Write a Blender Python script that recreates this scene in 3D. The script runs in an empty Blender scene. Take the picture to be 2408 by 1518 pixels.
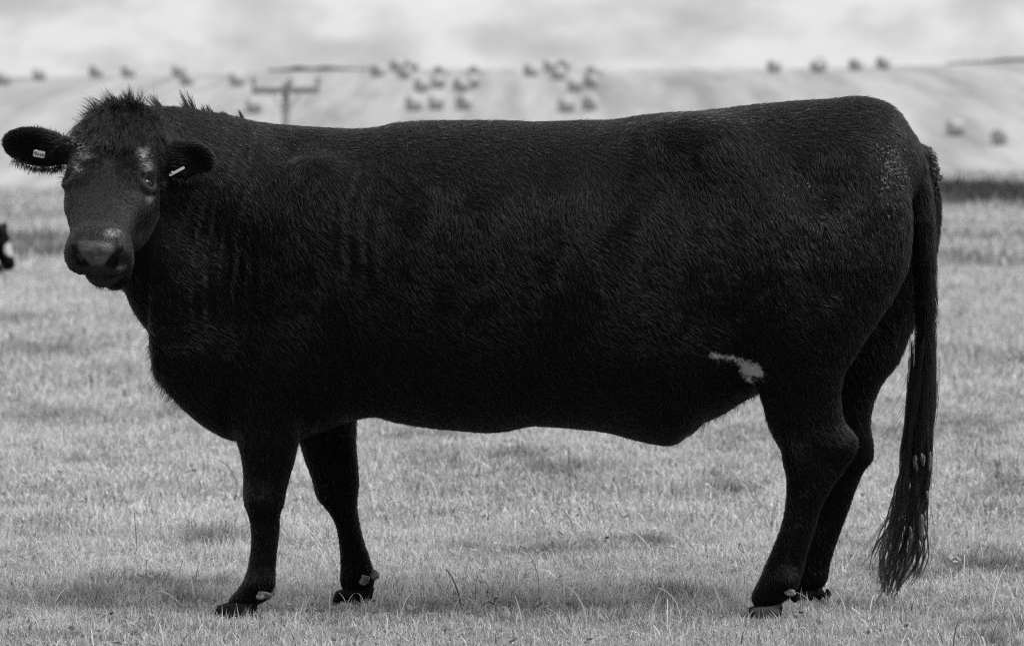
import bpy, math, random
import numpy as np
from mathutils import Vector, Matrix

rng = np.random.default_rng(7)
random.seed(7)
R = math.radians
SC = bpy.context.scene
COL = SC.collection

# ------------------------------------------------------------------ camera
D0, EYE, FPX = 12.0, 1.5, 9732.0          # cow distance, eye height, focal length in units of a 2408 wide frame
CX, HOR = 1204.0, 214.0                   # optical centre column, row of eye level
cam_d = bpy.data.cameras.new('camera')
cam_d.sensor_width = 36.0
cam_d.lens = 36.0 * FPX / 2408.0
cam_d.shift_y = -(759.0 - HOR) / 2408.0
cam_d.clip_end = 6000.0
cam_d.clip_start = 0.5
cam_d.dof.use_dof = True
cam_d.dof.focus_distance = 11.78
cam_d.dof.aperture_fstop = 5.6
cam = bpy.data.objects.new('camera', cam_d)
cam.location = (0, -D0, EYE)
cam.rotation_euler = (R(90), 0, 0)
COL.objects.link(cam)
SC.camera = cam
SC.view_settings.view_transform = 'Standard'
SC.view_settings.look = 'None'
SC.view_settings.gamma = 1.0
SC.view_settings.exposure = 0.0
SC.render.engine = 'CYCLES'
SC.cycles.use_denoising = False
SC.cycles.pixel_filter_type = 'BLACKMAN_HARRIS'
SC.cycles.filter_width = 1.15

# ------------------------------------------------------------------ sky and sun
SUN_EL, SUN_AZ = R(56), R(112)            # azimuth measured clockwise from +Y: to the right and towards the camera
w = bpy.data.worlds.new('World')
SC.world = w
w.use_nodes = True
nt = w.node_tree
nt.nodes.clear()
def nd(t, tree=None, **kw):
    n = (tree or nt).nodes.new(t)
    for k, v in kw.items():
        setattr(n, k, v)
    return n
def ramp(n, pts):
    e = n.color_ramp.elements
    while len(e) > 1:
        e.remove(e[-1])
    e[0].position = pts[0][0]
    e[0].color = (pts[0][1],) * 3 + (1,)
    for p, v in pts[1:]:
        q = e.new(p)
        q.color = (v, v, v, 1)
out = nd('ShaderNodeOutputWorld')
bg = nd('ShaderNodeBackground')
bg.inputs['Strength'].default_value = 0.1
sky = nd('ShaderNodeTexSky', sky_type='NISHITA', sun_disc=False, sun_elevation=SUN_EL, sun_rotation=SUN_AZ)
bw = nd('ShaderNodeRGBToBW')
tc = nd('ShaderNodeTexCoord')
mp = nd('ShaderNodeMapping')
mp.inputs['Scale'].default_value = (13.0, 13.0, 27.0)
mp.inputs['Location'].default_value = (1.3, 0.4, 0.35)
n1 = nd('ShaderNodeTexNoise')
n1.inputs['Scale'].default_value = 2.4
n1.inputs['Detail'].default_value = 5.0
n1.inputs['Roughness'].default_value = 0.5
n1.inputs['Distortion'].default_value = 0.0
rp = nd('ShaderNodeValToRGB')
ramp(rp, [(0.32, 0.62), (0.45, 0.80), (0.55, 0.98), (0.72, 1.04)])
mx = nd('ShaderNodeMix', data_type='FLOAT')
mx.inputs[0].default_value = 0.84          # cloud cover
mu = nd('ShaderNodeMath', operation='MULTIPLY')
mu.inputs[1].default_value = 8.9
nt.links.new(tc.outputs['Generated'], mp.inputs['Vector'])
nt.links.new(mp.outputs[0], n1.inputs['Vector'])
nt.links.new(n1.outputs['Fac'], rp.inputs[0])
# an overcast sky is about three times brighter overhead than at the horizon
sx = nd('ShaderNodeSeparateXYZ')
gr = nd('ShaderNodeMapRange')
gr.inputs['From Min'].default_value = 0.08
gr.inputs['From Max'].default_value = 1.0
gr.inputs['To Min'].default_value = 1.0
gr.inputs['To Max'].default_value = 2.5
nt.links.new(tc.outputs['Generated'], sx.inputs[0])
nt.links.new(sx.outputs['Z'], gr.inputs['Value'])
mg = nd('ShaderNodeMath', operation='MULTIPLY')
nt.links.new(rp.outputs[0], mg.inputs[0])
nt.links.new(gr.outputs[0], mg.inputs[1])
# unseen sky behind the camera, dimmed to cut the frontal light on the cow
by = nd('ShaderNodeMapRange', interpolation_type='SMOOTHSTEP')
by.inputs['From Min'].default_value = -0.75
by.inputs['From Max'].default_value = 0.25
by.inputs['To Min'].default_value = 0.30
by.inputs['To Max'].default_value = 1.0
nt.links.new(sx.outputs['Y'], by.inputs['Value'])
mb = nd('ShaderNodeMath', operation='MULTIPLY')
nt.links.new(mg.outputs[0], mb.inputs[0])
nt.links.new(by.outputs[0], mb.inputs[1])
nt.links.new(mb.outputs[0], mu.inputs[0])
nt.links.new(sky.outputs[0], bw.inputs[0])
nt.links.new(bw.outputs[0], mx.inputs[2])
nt.links.new(mu.outputs[0], mx.inputs[3])
nt.links.new(mx.outputs[0], bg.inputs['Color'])
nt.links.new(bg.outputs[0], out.inputs['Surface'])

sun_d = bpy.data.lights.new('sun', 'SUN')
sun_d.energy = 2.6
sun_d.angle = R(28)
sun_d.color = (1, 1, 1)
sun = bpy.data.objects.new('sun', sun_d)
sd = Vector((math.cos(SUN_EL) * math.sin(SUN_AZ), math.cos(SUN_EL) * math.cos(SUN_AZ), math.sin(SUN_EL)))
sun.rotation_euler = sd.to_track_quat('Z', 'Y').to_euler()
sun.location = (8, -8, 12)
COL.objects.link(sun)

# ------------------------------------------------------------------ helpers
def W(px, row, y=0.0):
    d = D0 + y
    return np.array([(px - CX) * d / FPX, y, EYE - (row - HOR) * d / FPX])

def tag(o, label=None, cat=None, group=None, kind=None):
    for k, v in (('label', label), ('category', cat), ('group', group), ('kind', kind)):
        if v:
            o[k] = v
    return o

def link(name, data, parent=None, mats=()):
    o = bpy.data.objects.new(name, data)
    COL.objects.link(o)
    for m in mats:
        data.materials.append(m)
    if parent:
        o.parent = parent
    return o

def empty(name, loc):
    o = bpy.data.objects.new(name, None)
    o.location = loc
    o.empty_display_size = 0.2
    COL.objects.link(o)
    return o

def fast_mesh(name, verts, faces, smooth=True, attrs=None):
    """verts (n,3); faces: list of int arrays (m,k)."""
    me = bpy.data.meshes.new(name)
    verts = np.ascontiguousarray(verts, dtype=np.float32)
    me.vertices.add(len(verts))
    me.vertices.foreach_set('co', verts.ravel())
    loops = np.concatenate([f.ravel() for f in faces]).astype(np.int32)
    tot = np.concatenate([np.full(len(f), f.shape[1], np.int32) for f in faces])
    st = np.concatenate([[0], np.cumsum(tot)[:-1]]).astype(np.int32)
    me.loops.add(len(loops))
    me.loops.foreach_set('vertex_index', loops)
    me.polygons.add(len(tot))
    me.polygons.foreach_set('loop_start', st)
    me.polygons.foreach_set('loop_total', tot)
    me.polygons.foreach_set('use_smooth', np.full(len(tot), smooth))
    me.update(calc_edges=True)
    for k, v in (attrs or {}).items():
        a = me.attributes.new(k, 'FLOAT', 'POINT')
        a.data.foreach_set('value', np.ascontiguousarray(v, dtype=np.float32))
    me.validate()
    return me

def hash2(ix, iy, seed):
    h = (ix.astype(np.int64) * 374761393 + iy.astype(np.int64) * 668265263 + seed * 974634777) & 0x7fffffff
    h = ((h ^ (h >> 13)) * 1274126177) & 0x7fffffff
    return ((h ^ (h >> 16)) & 0xffff) / 65535.0

def noise2(x, y, scale, seed=0):
    x = np.asarray(x) / scale
    y = np.asarray(y) / scale
    ix, iy = np.floor(x), np.floor(y)
    fx, fy = x - ix, y - iy
    fx, fy = fx * fx * (3 - 2 * fx), fy * fy * (3 - 2 * fy)
    a, b = hash2(ix, iy, seed), hash2(ix + 1, iy, seed)
    c, d = hash2(ix, iy + 1, seed), hash2(ix + 1, iy + 1, seed)
    return (a * (1 - fx) + b * fx) * (1 - fy) + (c * (1 - fx) + d * fx) * fy

def sstep(a, b, x):
    t = np.clip((x - a) / (b - a), 0, 1)
    return t * t * (3 - 2 * t)

def nrm(v):
    return v / np.maximum(np.linalg.norm(v, axis=-1, keepdims=True), 1e-9)

# ------------------------------------------------------------------ materials
def mat(name):
    m = bpy.data.materials.new(name)
    m.use_nodes = True
    t = m.node_tree
    return m, t, t.nodes['Principled BSDF']

def plain(name, v, rough=0.7, noise=0.0, scale=20.0, spec=0.3, bump=0.0):
    m, t, p = mat(name)
    p.inputs['Base Color'].default_value = (v, v, v, 1)
    p.inputs['Roughness'].default_value = rough
    p.inputs['Specular IOR Level'].default_value = spec
    if noise or bump:
        c = nd('ShaderNodeTexCoord', t)
        n = nd('ShaderNodeTexNoise', t)
        n.inputs['Scale'].default_value = scale
        n.inputs['Detail'].default_value = 5
        t.links.new(c.outputs['Object'], n.inputs['Vector'])
        r = nd('ShaderNodeValToRGB', t)
        ramp(r, [(0.3, max(v - noise, 0.001)), (0.7, v + noise)])
        t.links.new(n.outputs['Fac'], r.inputs[0])
        t.links.new(r.outputs[0], p.inputs['Base Color'])
        if bump:
            b = nd('ShaderNodeBump', t)
            b.inputs['Strength'].default_value = bump
            b.inputs['Distance'].default_value = 0.01
            t.links.new(n.outputs['Fac'], b.inputs['Height'])
            t.links.new(b.outputs[0], p.inputs['Normal'])
    return m

def grass_material():
    m = bpy.data.materials.new('grass_blade')
    m.use_nodes = True
    t = m.node_tree
    t.nodes.clear()
    o = nd('ShaderNodeOutputMaterial', t)
    a = nd('ShaderNodeAttribute', t, attribute_name='tone')
    d = nd('ShaderNodeBsdfDiffuse', t)
    tr = nd('ShaderNodeBsdfTranslucent', t)
    gl = nd('ShaderNodeBsdfGlossy', t)
    gl.inputs['Roughness'].default_value = 0.4
    gl.inputs['Color'].default_value = (0.6, 0.6, 0.6, 1)
    m1 = nd('ShaderNodeMixShader', t)
    m1.inputs[0].default_value = 0.35
    m2 = nd('ShaderNodeMixShader', t)
    m2.inputs[0].default_value = 0.06
    t.links.new(a.outputs['Fac'], d.inputs['Color'])
    t.links.new(a.outputs['Fac'], tr.inputs['Color'])
    t.links.new(d.outputs[0], m1.inputs[1])
    t.links.new(tr.outputs[0], m1.inputs[2])
    t.links.new(m1.outputs[0], m2.inputs[1])
    t.links.new(gl.outputs[0], m2.inputs[2])
    t.links.new(m2.outputs[0], o.inputs['Surface'])
    return m
M_GRASS = grass_material()

def hair_material(name, dark=0.002, light=0.5, rough=0.24, ior=1.33):
    m = bpy.data.materials.new(name)
    m.use_nodes = True
    t = m.node_tree
    t.nodes.clear()
    o = nd('ShaderNodeOutputMaterial', t)
    h = nd('ShaderNodeBsdfHairPrincipled', t)
    h.parametrization = 'COLOR'
    h.inputs['Roughness'].default_value = rough
    h.inputs['IOR'].default_value = ior
    h.inputs['Radial Roughness'].default_value = 0.55
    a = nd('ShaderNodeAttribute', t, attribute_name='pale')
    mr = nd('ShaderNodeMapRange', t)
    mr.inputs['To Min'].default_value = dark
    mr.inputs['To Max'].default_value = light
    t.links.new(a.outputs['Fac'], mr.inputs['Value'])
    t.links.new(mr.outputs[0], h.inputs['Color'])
    t.links.new(h.outputs[0], o.inputs['Surface'])
    return m
M_HAIR = hair_material('black_hair')

def skin_material():
    m, t, p = mat('black_hide')
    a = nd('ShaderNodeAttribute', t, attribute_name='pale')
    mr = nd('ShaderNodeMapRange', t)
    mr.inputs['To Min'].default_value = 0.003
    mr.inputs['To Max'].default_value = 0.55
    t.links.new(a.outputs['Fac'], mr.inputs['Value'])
    wet_sheen = nd('ShaderNodeAttribute', t, attribute_name='wet_sheen')
    rr = nd('ShaderNodeMapRange', t)
    rr.inputs['To Min'].default_value = 0.62
    rr.inputs['To Max'].default_value = 0.3
    t.links.new(wet_sheen.outputs['Fac'], rr.inputs['Value'])
    slate = nd('ShaderNodeMath', t, operation='MULTIPLY_ADD')           # slate grey of the bare nose, lightened to paint in its sheen
    slate.inputs[1].default_value = 0.085
    t.links.new(wet_sheen.outputs['Fac'], slate.inputs[0])
    t.links.new(mr.outputs[0], slate.inputs[2])
    t.links.new(slate.outputs[0], p.inputs['Base Color'])
    t.links.new(rr.outputs[0], p.inputs['Roughness'])
    sp = nd('ShaderNodeMapRange', t)
    sp.inputs['To Min'].default_value = 0.06
    sp.inputs['To Max'].default_value = 0.6
    t.links.new(wet_sheen.outputs['Fac'], sp.inputs['Value'])
    t.links.new(sp.outputs[0], p.inputs['Specular IOR Level'])
    c = nd('ShaderNodeTexCoord', t)
    v = nd('ShaderNodeTexVoronoi', t)
    v.inputs['Scale'].default_value = 170
    t.links.new(c.outputs['Object'], v.inputs['Vector'])
    b = nd('ShaderNodeBump', t)
    b.inputs['Strength'].default_value = 0.35
    b.inputs['Distance'].default_value = 0.004
    t.links.new(v.outputs['Distance'], b.inputs['Height'])
    t.links.new(b.outputs[0], p.inputs['Normal'])
    return m
M_SKIN = skin_material()

# ------------------------------------------------------------------ terrain
def brow(x):
    return 66.0 + 0.9 * np.clip(x, -40, 40)             # distance from the camera of the edge of the pasture

HD = np.array([100, 150, 210, 250, 280, 310, 340, 370, 410, 450, 475, 520, 700, 1500, 4000], float)
HZ = np.array([-6.5, -6.9, -7.2, -6.9, -6.0, -4.1, -1.85, 0.35, 2.2, 3.55, 3.7, 2.5, -10, -40, -60], float)
CRX = (np.array([-900, 0, 500, 640, 880, 1400, 1900, 2200, 2408, 3300]) - CX) * 450 / FPX
CRZ = (172 - np.array([200, 184, 178, 171, 167, 166, 164, 157, 147, 120])) * 450 / FPX

def terrain(x, d):
    x = np.asarray(x, float)
    d = np.asarray(d, float)
    b = brow(x)
    past = 0.05 * (noise2(x, d, 6.0, 3) - 0.5) * sstep(14, 24, d) + 0.10 * (noise2(x, d, 17.0, 4) - 0.5) * sstep(20, 40, d)
    past = past + 0.012 * (noise2(x, d, 0.5, 5) - 0.5)
    drop = -np.clip(d - b, 0, None) * 0.11 * sstep(0, 14, d - b)
    hz = np.interp(d, HD, HZ) + np.interp(x, CRX, CRZ) * sstep(290, 450, d)
    hz = hz + 0.25 * (noise2(x, d, 45, 8) - 0.5) * sstep(250, 320, d)
    near = past + drop
    t = sstep(b + 12, b + 60, d)
    return near * (1 - t) + np.minimum(hz, 100) * t

def ground_point(px, row):
    """world point where the sight line of a column and row meets the land"""
    ds = np.concatenate([np.linspace(9, 90, 900), np.linspace(90, 470, 3000)])
    x = (px - CX) * ds / FPX
    z = EYE - (row - HOR) * ds / FPX
    hit = np.nonzero(terrain(x, ds) >= z)[0]
    i = hit[0] if len(hit) else len(ds) - 1
    d = ds[i]
    xx = (px - CX) * d / FPX
    return np.array([xx, d - D0, float(terrain(xx, d))]), d

def strip(name, ds, t0, t1, n, material, dropz=0.0):
    """a sheet of land between lateral slopes t0..t1 (x = slope * (d + 30)) along the distances ds"""
    sl = np.linspace(t0, t1, n)
    DD, SL = np.meshgrid(ds, sl, indexing='ij')
    X = SL * (DD + 30)
    Z = terrain(X, DD) - dropz
    v = np.stack([X, DD - D0, Z], -1).reshape(-1, 3)
    i = np.arange(len(ds) * n).reshape(len(ds), n)
    q = np.stack([i[:-1, :-1], i[:-1, 1:], i[1:, 1:], i[1:, :-1]], -1).reshape(-1, 4)
    return tag(link(name, fast_mesh(name, v, [q]), None, [material]), kind='structure')

def ground_material():
    m, t, p = mat('pasture_soil')
    c = nd('ShaderNodeTexCoord', t)
    n = nd('ShaderNodeTexNoise', t)
    n.inputs['Scale'].default_value = 1.4
    n.inputs['Detail'].default_value = 8
    n.inputs['Roughness'].default_value = 0.7
    r = nd('ShaderNodeValToRGB', t)
    ramp(r, [(0.3, 0.11), (0.55, 0.18), (0.75, 0.24)])
    t.links.new(c.outputs['Object'], n.inputs['Vector'])
    t.links.new(n.outputs['Fac'], r.inputs[0])
    t.links.new(r.outputs[0], p.inputs['Base Color'])
    p.inputs['Roughness'].default_value = 0.95
    p.inputs['Specular IOR Level'].default_value = 0.05
    return m

def stubble_material():
    m, t, p = mat('stubble_field')
    c = nd('ShaderNodeTexCoord', t)
    mp = nd('ShaderNodeMapping', t)
    mp.inputs['Rotation'].default_value = (0, 0, R(-16))
    mp.inputs['Scale'].default_value = (1, 0.03, 1)
    wv = nd('ShaderNodeTexNoise', t)                     # drill rows and swaths running over the hill
    wv.inputs['Scale'].default_value = 0.24
    wv.inputs['Detail'].default_value = 4
    wv.inputs['Roughness'].default_value = 0.65
    n = nd('ShaderNodeTexNoise', t)
    n.inputs['Scale'].default_value = 0.03
    n.inputs['Detail'].default_value = 4
    r = nd('ShaderNodeValToRGB', t)
    ramp(r, [(0.36, 0.22), (0.5, 0.315), (0.64, 0.395)])
    ad = nd('ShaderNodeMix', t, data_type='FLOAT')
    ad.inputs[0].default_value = 0.15
    t.links.new(c.outputs['Object'], mp.inputs[0])
    t.links.new(mp.outputs[0], wv.inputs['Vector'])
    t.links.new(c.outputs['Object'], n.inputs['Vector'])
    t.links.new(wv.outputs['Fac'], ad.inputs[2])
    t.links.new(n.outputs['Fac'], ad.inputs[3])
    t.links.new(ad.outputs[0], r.inputs[0])
    t.links.new(r.outputs[0], p.inputs['Base Color'])
    p.inputs['Roughness'].default_value = 0.95
    p.inputs['Specular IOR Level'].default_value = 0.05
    return m

M_SOIL, M_STUB = ground_material(), stubble_material()
strip('ground', np.concatenate([np.linspace(-20, 9, 12), np.linspace(9.5, 20, 60), np.linspace(20.4, 110, 180)]), -0.8, 0.8, 260, M_SOIL)
strip('hill', np.concatenate([np.linspace(109, 270, 30), np.linspace(273, 520, 110), np.geomspace(530, 4000, 30)]), -0.8, 0.8, 260, M_STUB, 0.004)

# ------------------------------------------------------------------ grass
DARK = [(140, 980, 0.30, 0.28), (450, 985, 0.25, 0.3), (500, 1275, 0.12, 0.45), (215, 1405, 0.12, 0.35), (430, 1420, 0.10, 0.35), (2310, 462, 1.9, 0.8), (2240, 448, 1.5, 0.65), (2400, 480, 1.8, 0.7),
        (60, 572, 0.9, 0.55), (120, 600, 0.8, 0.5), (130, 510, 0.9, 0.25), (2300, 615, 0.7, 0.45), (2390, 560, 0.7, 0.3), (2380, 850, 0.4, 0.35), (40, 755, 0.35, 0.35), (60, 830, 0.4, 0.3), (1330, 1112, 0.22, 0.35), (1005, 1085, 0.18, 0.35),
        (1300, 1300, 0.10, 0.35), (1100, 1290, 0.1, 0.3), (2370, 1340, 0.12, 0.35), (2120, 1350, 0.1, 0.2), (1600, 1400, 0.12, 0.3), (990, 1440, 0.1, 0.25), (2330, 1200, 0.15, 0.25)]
DK = []
for px, row, rad, s in DARK:
    g, d = ground_point(px, row)
    DK.append((g[0], d, rad, s))

def grass_tone(x, d):
    n = 0.55 * noise2(x, d, 0.35, 11) + 0.45 * noise2(x, d, 1.1, 12)
    big = noise2(x, d, 5.0, 13)
    tone = 0.58 + 0.38 * (n - 0.5) + 0.20 * (noise2(x, d, 0.10, 18) - 0.5) + 0.10 * (big - 0.5) * sstep(14, 30, d)
    far = sstep(25, 60, d)
    tone = tone * (1 - 0.5 * sstep(.60, .85, 0.6 * noise2(x, d * 0.7, .42, 24) + 0.4 * noise2(x, d, .11, 25)) * (1 - sstep(16, 26, d)))      # darker tufts
    tone = tone + 0.26 * (0.6 * noise2(x, d * 0.45, 0.9, 19) + 0.4 * noise2(x, d * 0.4, 2.2, 20) - 0.5) * sstep(14, 22, d)
    tone = tone - 0.10 * np.clip(noise2(x, d * 0.5, 3.0, 14) - 0.55, 0, 1) * 4 * far
    h = 1.0 + 0.5 * (noise2(x, d, 0.5, 15) - 0.5) + 0.9 * (noise2(x, d, 0.13, 17) - 0.5)
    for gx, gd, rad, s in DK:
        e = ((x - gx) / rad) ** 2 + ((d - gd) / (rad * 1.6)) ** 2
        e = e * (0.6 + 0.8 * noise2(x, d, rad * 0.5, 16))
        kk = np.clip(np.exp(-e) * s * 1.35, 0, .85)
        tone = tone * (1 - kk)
        h = h * (1 + 0.9 * kk)
    for px_, row_, y_ in ((560, 1440, -.2), (840, 1400, .2), (1798, 1440, -.2), (1890, 1400, .2)):
        q = W(px_, row_, y_)
        e = ((x - q[0]) / .10) ** 2 + ((d - D0 - y_ + .03) / .09) ** 2
        h = h * (1 - .6 * np.exp(-e ** 2))                            # trodden down round the hooves
    return tone, h

def blades(d0, d1, dens, hgt, wid, seg, spread):
    dm = np.arange(d0, d1, max((d1 - d0) / 40, 0.05))
    step = dm[1] - dm[0]
    X, DD = [], []
    for d in dm:
        hw = 0.125 * d + 0.2
        k = int(dens * 2 * hw * step)
        X.append(rng.uniform(-hw, hw, k))
        ow = 0.22 * abs(d - 12) + 1.3                                 # the field goes on to both sides, a little thinner
        k2 = int(dens * 0.4 * 2 * ow * step)
        q = rng.uniform(0, ow, k2) + hw
        X.append(q * rng.choice([-1, 1], k2))
        DD += [rng.uniform(d, d + step, k), rng.uniform(d, d + step, k2)]
    x, d = np.concatenate(X), np.concatenate(DD)
    keep = d < brow(x) + 6
    keep &= rng.random(len(x)) < 0.45 + 0.9 * noise2(x, d, 0.12, 21)      # tufts and gaps
    x, d = x[keep], d[keep]
    n = len(x)
    tone, hm = grass_tone(x, d)
    z = terrain(x, d) - 0.004
    dry = rng.random(n) < 0.10
    tone = np.where(dry, tone * 1.45 + 0.05, tone * rng.normal(1, 0.32, n))
    tone = np.clip(tone, 0.05, 0.8)
    h = hgt * hm * np.clip(rng.normal(1, 0.35, n), 0.3, 2.2)
    th = rng.uniform(0, 2 * np.pi, n)
    ln = np.abs(rng.normal(0, spread, n)) + 0.08
    base = np.stack([x, d - D0, z], -1)
    hd = np.stack([np.cos(th), np.sin(th), np.zeros(n)], -1)
    up = np.array([0, 0, 1.0])
    ph = rng.uniform(0, 2 * np.pi, n)
    sv = np.stack([np.cos(ph), np.sin(ph), np.zeros(n)], -1) * (wid * rng.uniform(0.6, 1.4, n))[:, None] * 0.5
    c1, s1 = np.cos(ln * 0.6)[:, None], np.sin(ln * 0.6)[:, None]
    c2, s2 = np.cos(ln * 1.5)[:, None], np.sin(ln * 1.5)[:, None]
    H = h[:, None]
    mid = base + 0.5 * H * (up * c1 + hd * s1)
    tip = mid + 0.5 * H * (up * c2 + hd * s2)
    i = np.arange(n)[:, None]
    if seg == 2:
        v = np.stack([base - sv, base + sv, mid + sv * 0.85, mid - sv * 0.85, tip], 1).reshape(-1, 3)
        f = [i * 5 + np.array([[0, 1, 2, 3]]), i * 5 + np.array([[3, 2, 4]])]
        return v, f, np.repeat(tone, 5)
    v = np.stack([base - sv, base + sv, tip], 1).reshape(-1, 3)
    return v, [i * 3 + np.array([[0, 1, 2]])], np.repeat(tone, 3)

def merge(parts):
    V, F, T, off = [], [], [], 0
    for v, f, t in parts:
        V.append(v)
        T.append(t)
        F += [g + off for g in f]
        off += len(v)
    return np.concatenate(V), F, np.concatenate(T)

v, f, t = merge([blades(9.4, 10.7, 6000, 0.032, 0.0034, 2, 1.05), blades(10.7, 14.2, 16000, 0.032, 0.0030, 2, 1.1), blades(14.2, 20, 7000, 0.034, 0.0055, 2, 1.1),
                 blades(20, 35, 2000, 0.045, 0.014, 1, 0.9), blades(35, 82, 420, 0.07, 0.030, 1, 0.9)])
def leaves(n):
    """small clover and plantain leaves lying in the turf"""
    d = 10.8 + 7 * rng.random(n) ** 1.5
    x = rng.uniform(-0.16, 0.16, n) * d
    k = noise2(x, d, .35, 23) > .52
    x, d = x[k], d[k]
    n = len(x)
    a = rng.uniform(0, 6.28, n)
    t1 = np.stack([np.cos(a), np.sin(a), rng.uniform(-.1, .7, n)], -1)
    t2 = np.stack([-np.sin(a), np.cos(a), rng.uniform(-.4, .4, n)], -1)
    s_ = rng.uniform(.006, .014, (n, 1))
    p = np.stack([x, d - D0, terrain(x, d) + rng.uniform(.008, .03, n)], -1)
    v = np.stack([p - t1 * s_, p - t1 * s_ * .2 - t2 * s_ * .7, p + t1 * s_ * .7 - t2 * s_ * .45, p + t1 * s_, p + t1 * s_ * .7 + t2 * s_ * .45, p - t1 * s_ * .2 + t2 * s_ * .7], 1).reshape(-1, 3)
    return v, [np.arange(n)[:, None] * 6 + np.arange(6)[None]], np.repeat(np.clip(rng.normal(.26, .1, n), .08, .6), 6)
v, f, t = merge([(v, f, t), leaves(6000)])
order = sorted(f, key=lambda a: -a.shape[1])
tag(link('grass', fast_mesh('grass', v, order, False, {'tone': t}), None, [M_GRASS]),
    'short sunlit pasture grass covering the field around the cow', 'grass', kind='stuff')

def stalks():
    """long bleached stalks and bent blades standing over the sward"""
    P = []
    spots = []
    for _ in range(620):
        d = 10.9 + 9 * rng.random() ** 1.6
        spots.append((rng.uniform(-0.165, 0.165) * d, d, 0.05 + 0.13 * rng.random() ** 2, rng.uniform(0, 6.28), rng.uniform(0.2, 1.5)))
    for px, row, hh, th, bend in [(1700, 1440, 0.30, 3.0, 0.35), (1660, 1330, 0.26, 3.1, 0.6), (930, 1235, 0.24, 3.3, 0.25), (770, 1330, 0.2, 3.1, 0.6), (310, 1330, 0.17, 3.3, 1.5), (520, 1285, 0.14, 0.2, 1.5), (100, 1310, 0.20, 3.2, 0.5),
                                  (1290, 1240, 0.24, 3.3, 0.2), (1420, 1220, 0.2, 0.3, 1.2), (2280, 1290, 0.2, 3.2, 0.8), (2330, 1180, 0.2, 0.4, 0.8), (1150, 1080, 0.3, 3.4, 1.0), (560, 1150, 0.2, 3.3, 1.2)]:
        g, d = ground_point(px, row)
        spots.append((g[0], d, hh, th, bend))
    V, F, T = [], [], []
    off = 0
    for x, d, h, th, bend in spots:
        n = 7
        p = np.array([x, d - D0, float(terrain(x, d))])
        hd = np.array([math.cos(th), 0.5 * math.sin(th), 0])
        sd_ = np.array([rng.uniform(0.5, 1), rng.uniform(-0.5, 0.5), 0.3])
        sd_ = sd_ / np.linalg.norm(sd_) * rng.uniform(0.0012, 0.0030)
        an = rng.uniform(0.0, 0.9)
        pts = []
        for k in range(n):
            pts.append(p)
            p = p + (h / (n - 1)) * (np.array([0, 0, 1]) * math.cos(an) + hd * math.sin(an))
            an += bend * 2.0 / (n - 1) * (0.4 + k / n)
        tone = rng.uniform(0.75, 0.95) if rng.random() < 0.85 else rng.uniform(0.12, 0.3)
        for k, q in enumerate(pts):
            s = sd_ * (1 - 0.6 * k / n)
            V += [q - s, q + s]
            T += [tone, tone]
        for k in range(n - 1):
            F.append([off + 2 * k, off + 2 * k + 1, off + 2 * k + 3, off + 2 * k + 2])
        off += 2 * n
    return np.array(V), [np.array(F)], np.array(T)
v, f, t = stalks()
tag(link('grass_stalks', fast_mesh('grass_stalks', v, f, True, {'tone': t}), None, [M_GRASS]),
    'long bleached bent grass stalks scattered over the short turf', 'grass', kind='stuff')

# ------------------------------------------------------------------ clover flowers
M_WHITE = plain('petal_white', 0.8, 0.7)
M_STEM = plain('flower_stem', 0.3, 0.8)
def ico(rad, sub=2):
    import bmesh
    bm = bmesh.new()
    bmesh.ops.create_icosphere(bm, subdivisions=sub, radius=rad)
    me = bpy.data.meshes.new('ico')
    bm.to_mesh(me)
    bm.free()
    return me
def me_arrays(me):
    co = np.empty(len(me.vertices) * 3)
    me.vertices.foreach_get('co', co)
    fs = np.array([list(p.vertices) for p in me.polygons])
    return co.reshape(-1, 3), fs
ICO1, ICO1F = me_arrays(ico(1.0, 1))
ICO2, ICO2F = me_arrays(ico(1.0, 2))
ICO3, ICO3F = me_arrays(ico(1.0, 3))

def clover():
    root = empty('clover_flower', (0, 0, 0))
    V, F, off = [], [], 0
    for k in range(46):                                   # florets round a small ball
        g = math.acos(1 - 1.75 * (k + 0.5) / 46)
        a = k * 2.39996
        n = np.array([math.sin(g) * math.cos(a), math.sin(g) * math.sin(a), math.cos(g)])
        t1 = np.cross(n, [0.3, 0.5, 0.8])
        t1 /= np.linalg.norm(t1)
        t2 = np.cross(n, t1)
        b = n * 0.004
        V += [b + t1 * 0.0016, b - 0.5 * t1 * 0.0016 + t2 * 0.0014, b - 0.5 * t1 * 0.0016 - t2 * 0.0014, n * 0.0115 + np.array([0, 0, 0.001])]
        F += [[off, off + 1, off + 3], [off + 1, off + 2, off + 3], [off + 2, off, off + 3]]
        off += 4
    V = np.array(V) + np.array([0, 0, 0.052])
    link('flower_head', fast_mesh('flower_head', V, [np.array(F)], False), root, [M_WHITE])
    V, F = [], []
    for k in range(5):
        for j in range(5):
            a = j * 2 * np.pi / 5
            V.append([0.0011 * math.cos(a) + 0.003 * (k / 4) * (1 - k / 4), 0.0011 * math.sin(a), 0.053 * k / 4])
    for k in range(4):
        for j in range(5):
            F.append([k * 5 + j, k * 5 + (j + 1) % 5, k * 5 + 5 + (j + 1) % 5, k * 5 + 5 + j])
    link('stem', fast_mesh('stem', np.array(V), [np.array(F)]), root, [M_STEM])
    return root
proto = clover()
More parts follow.
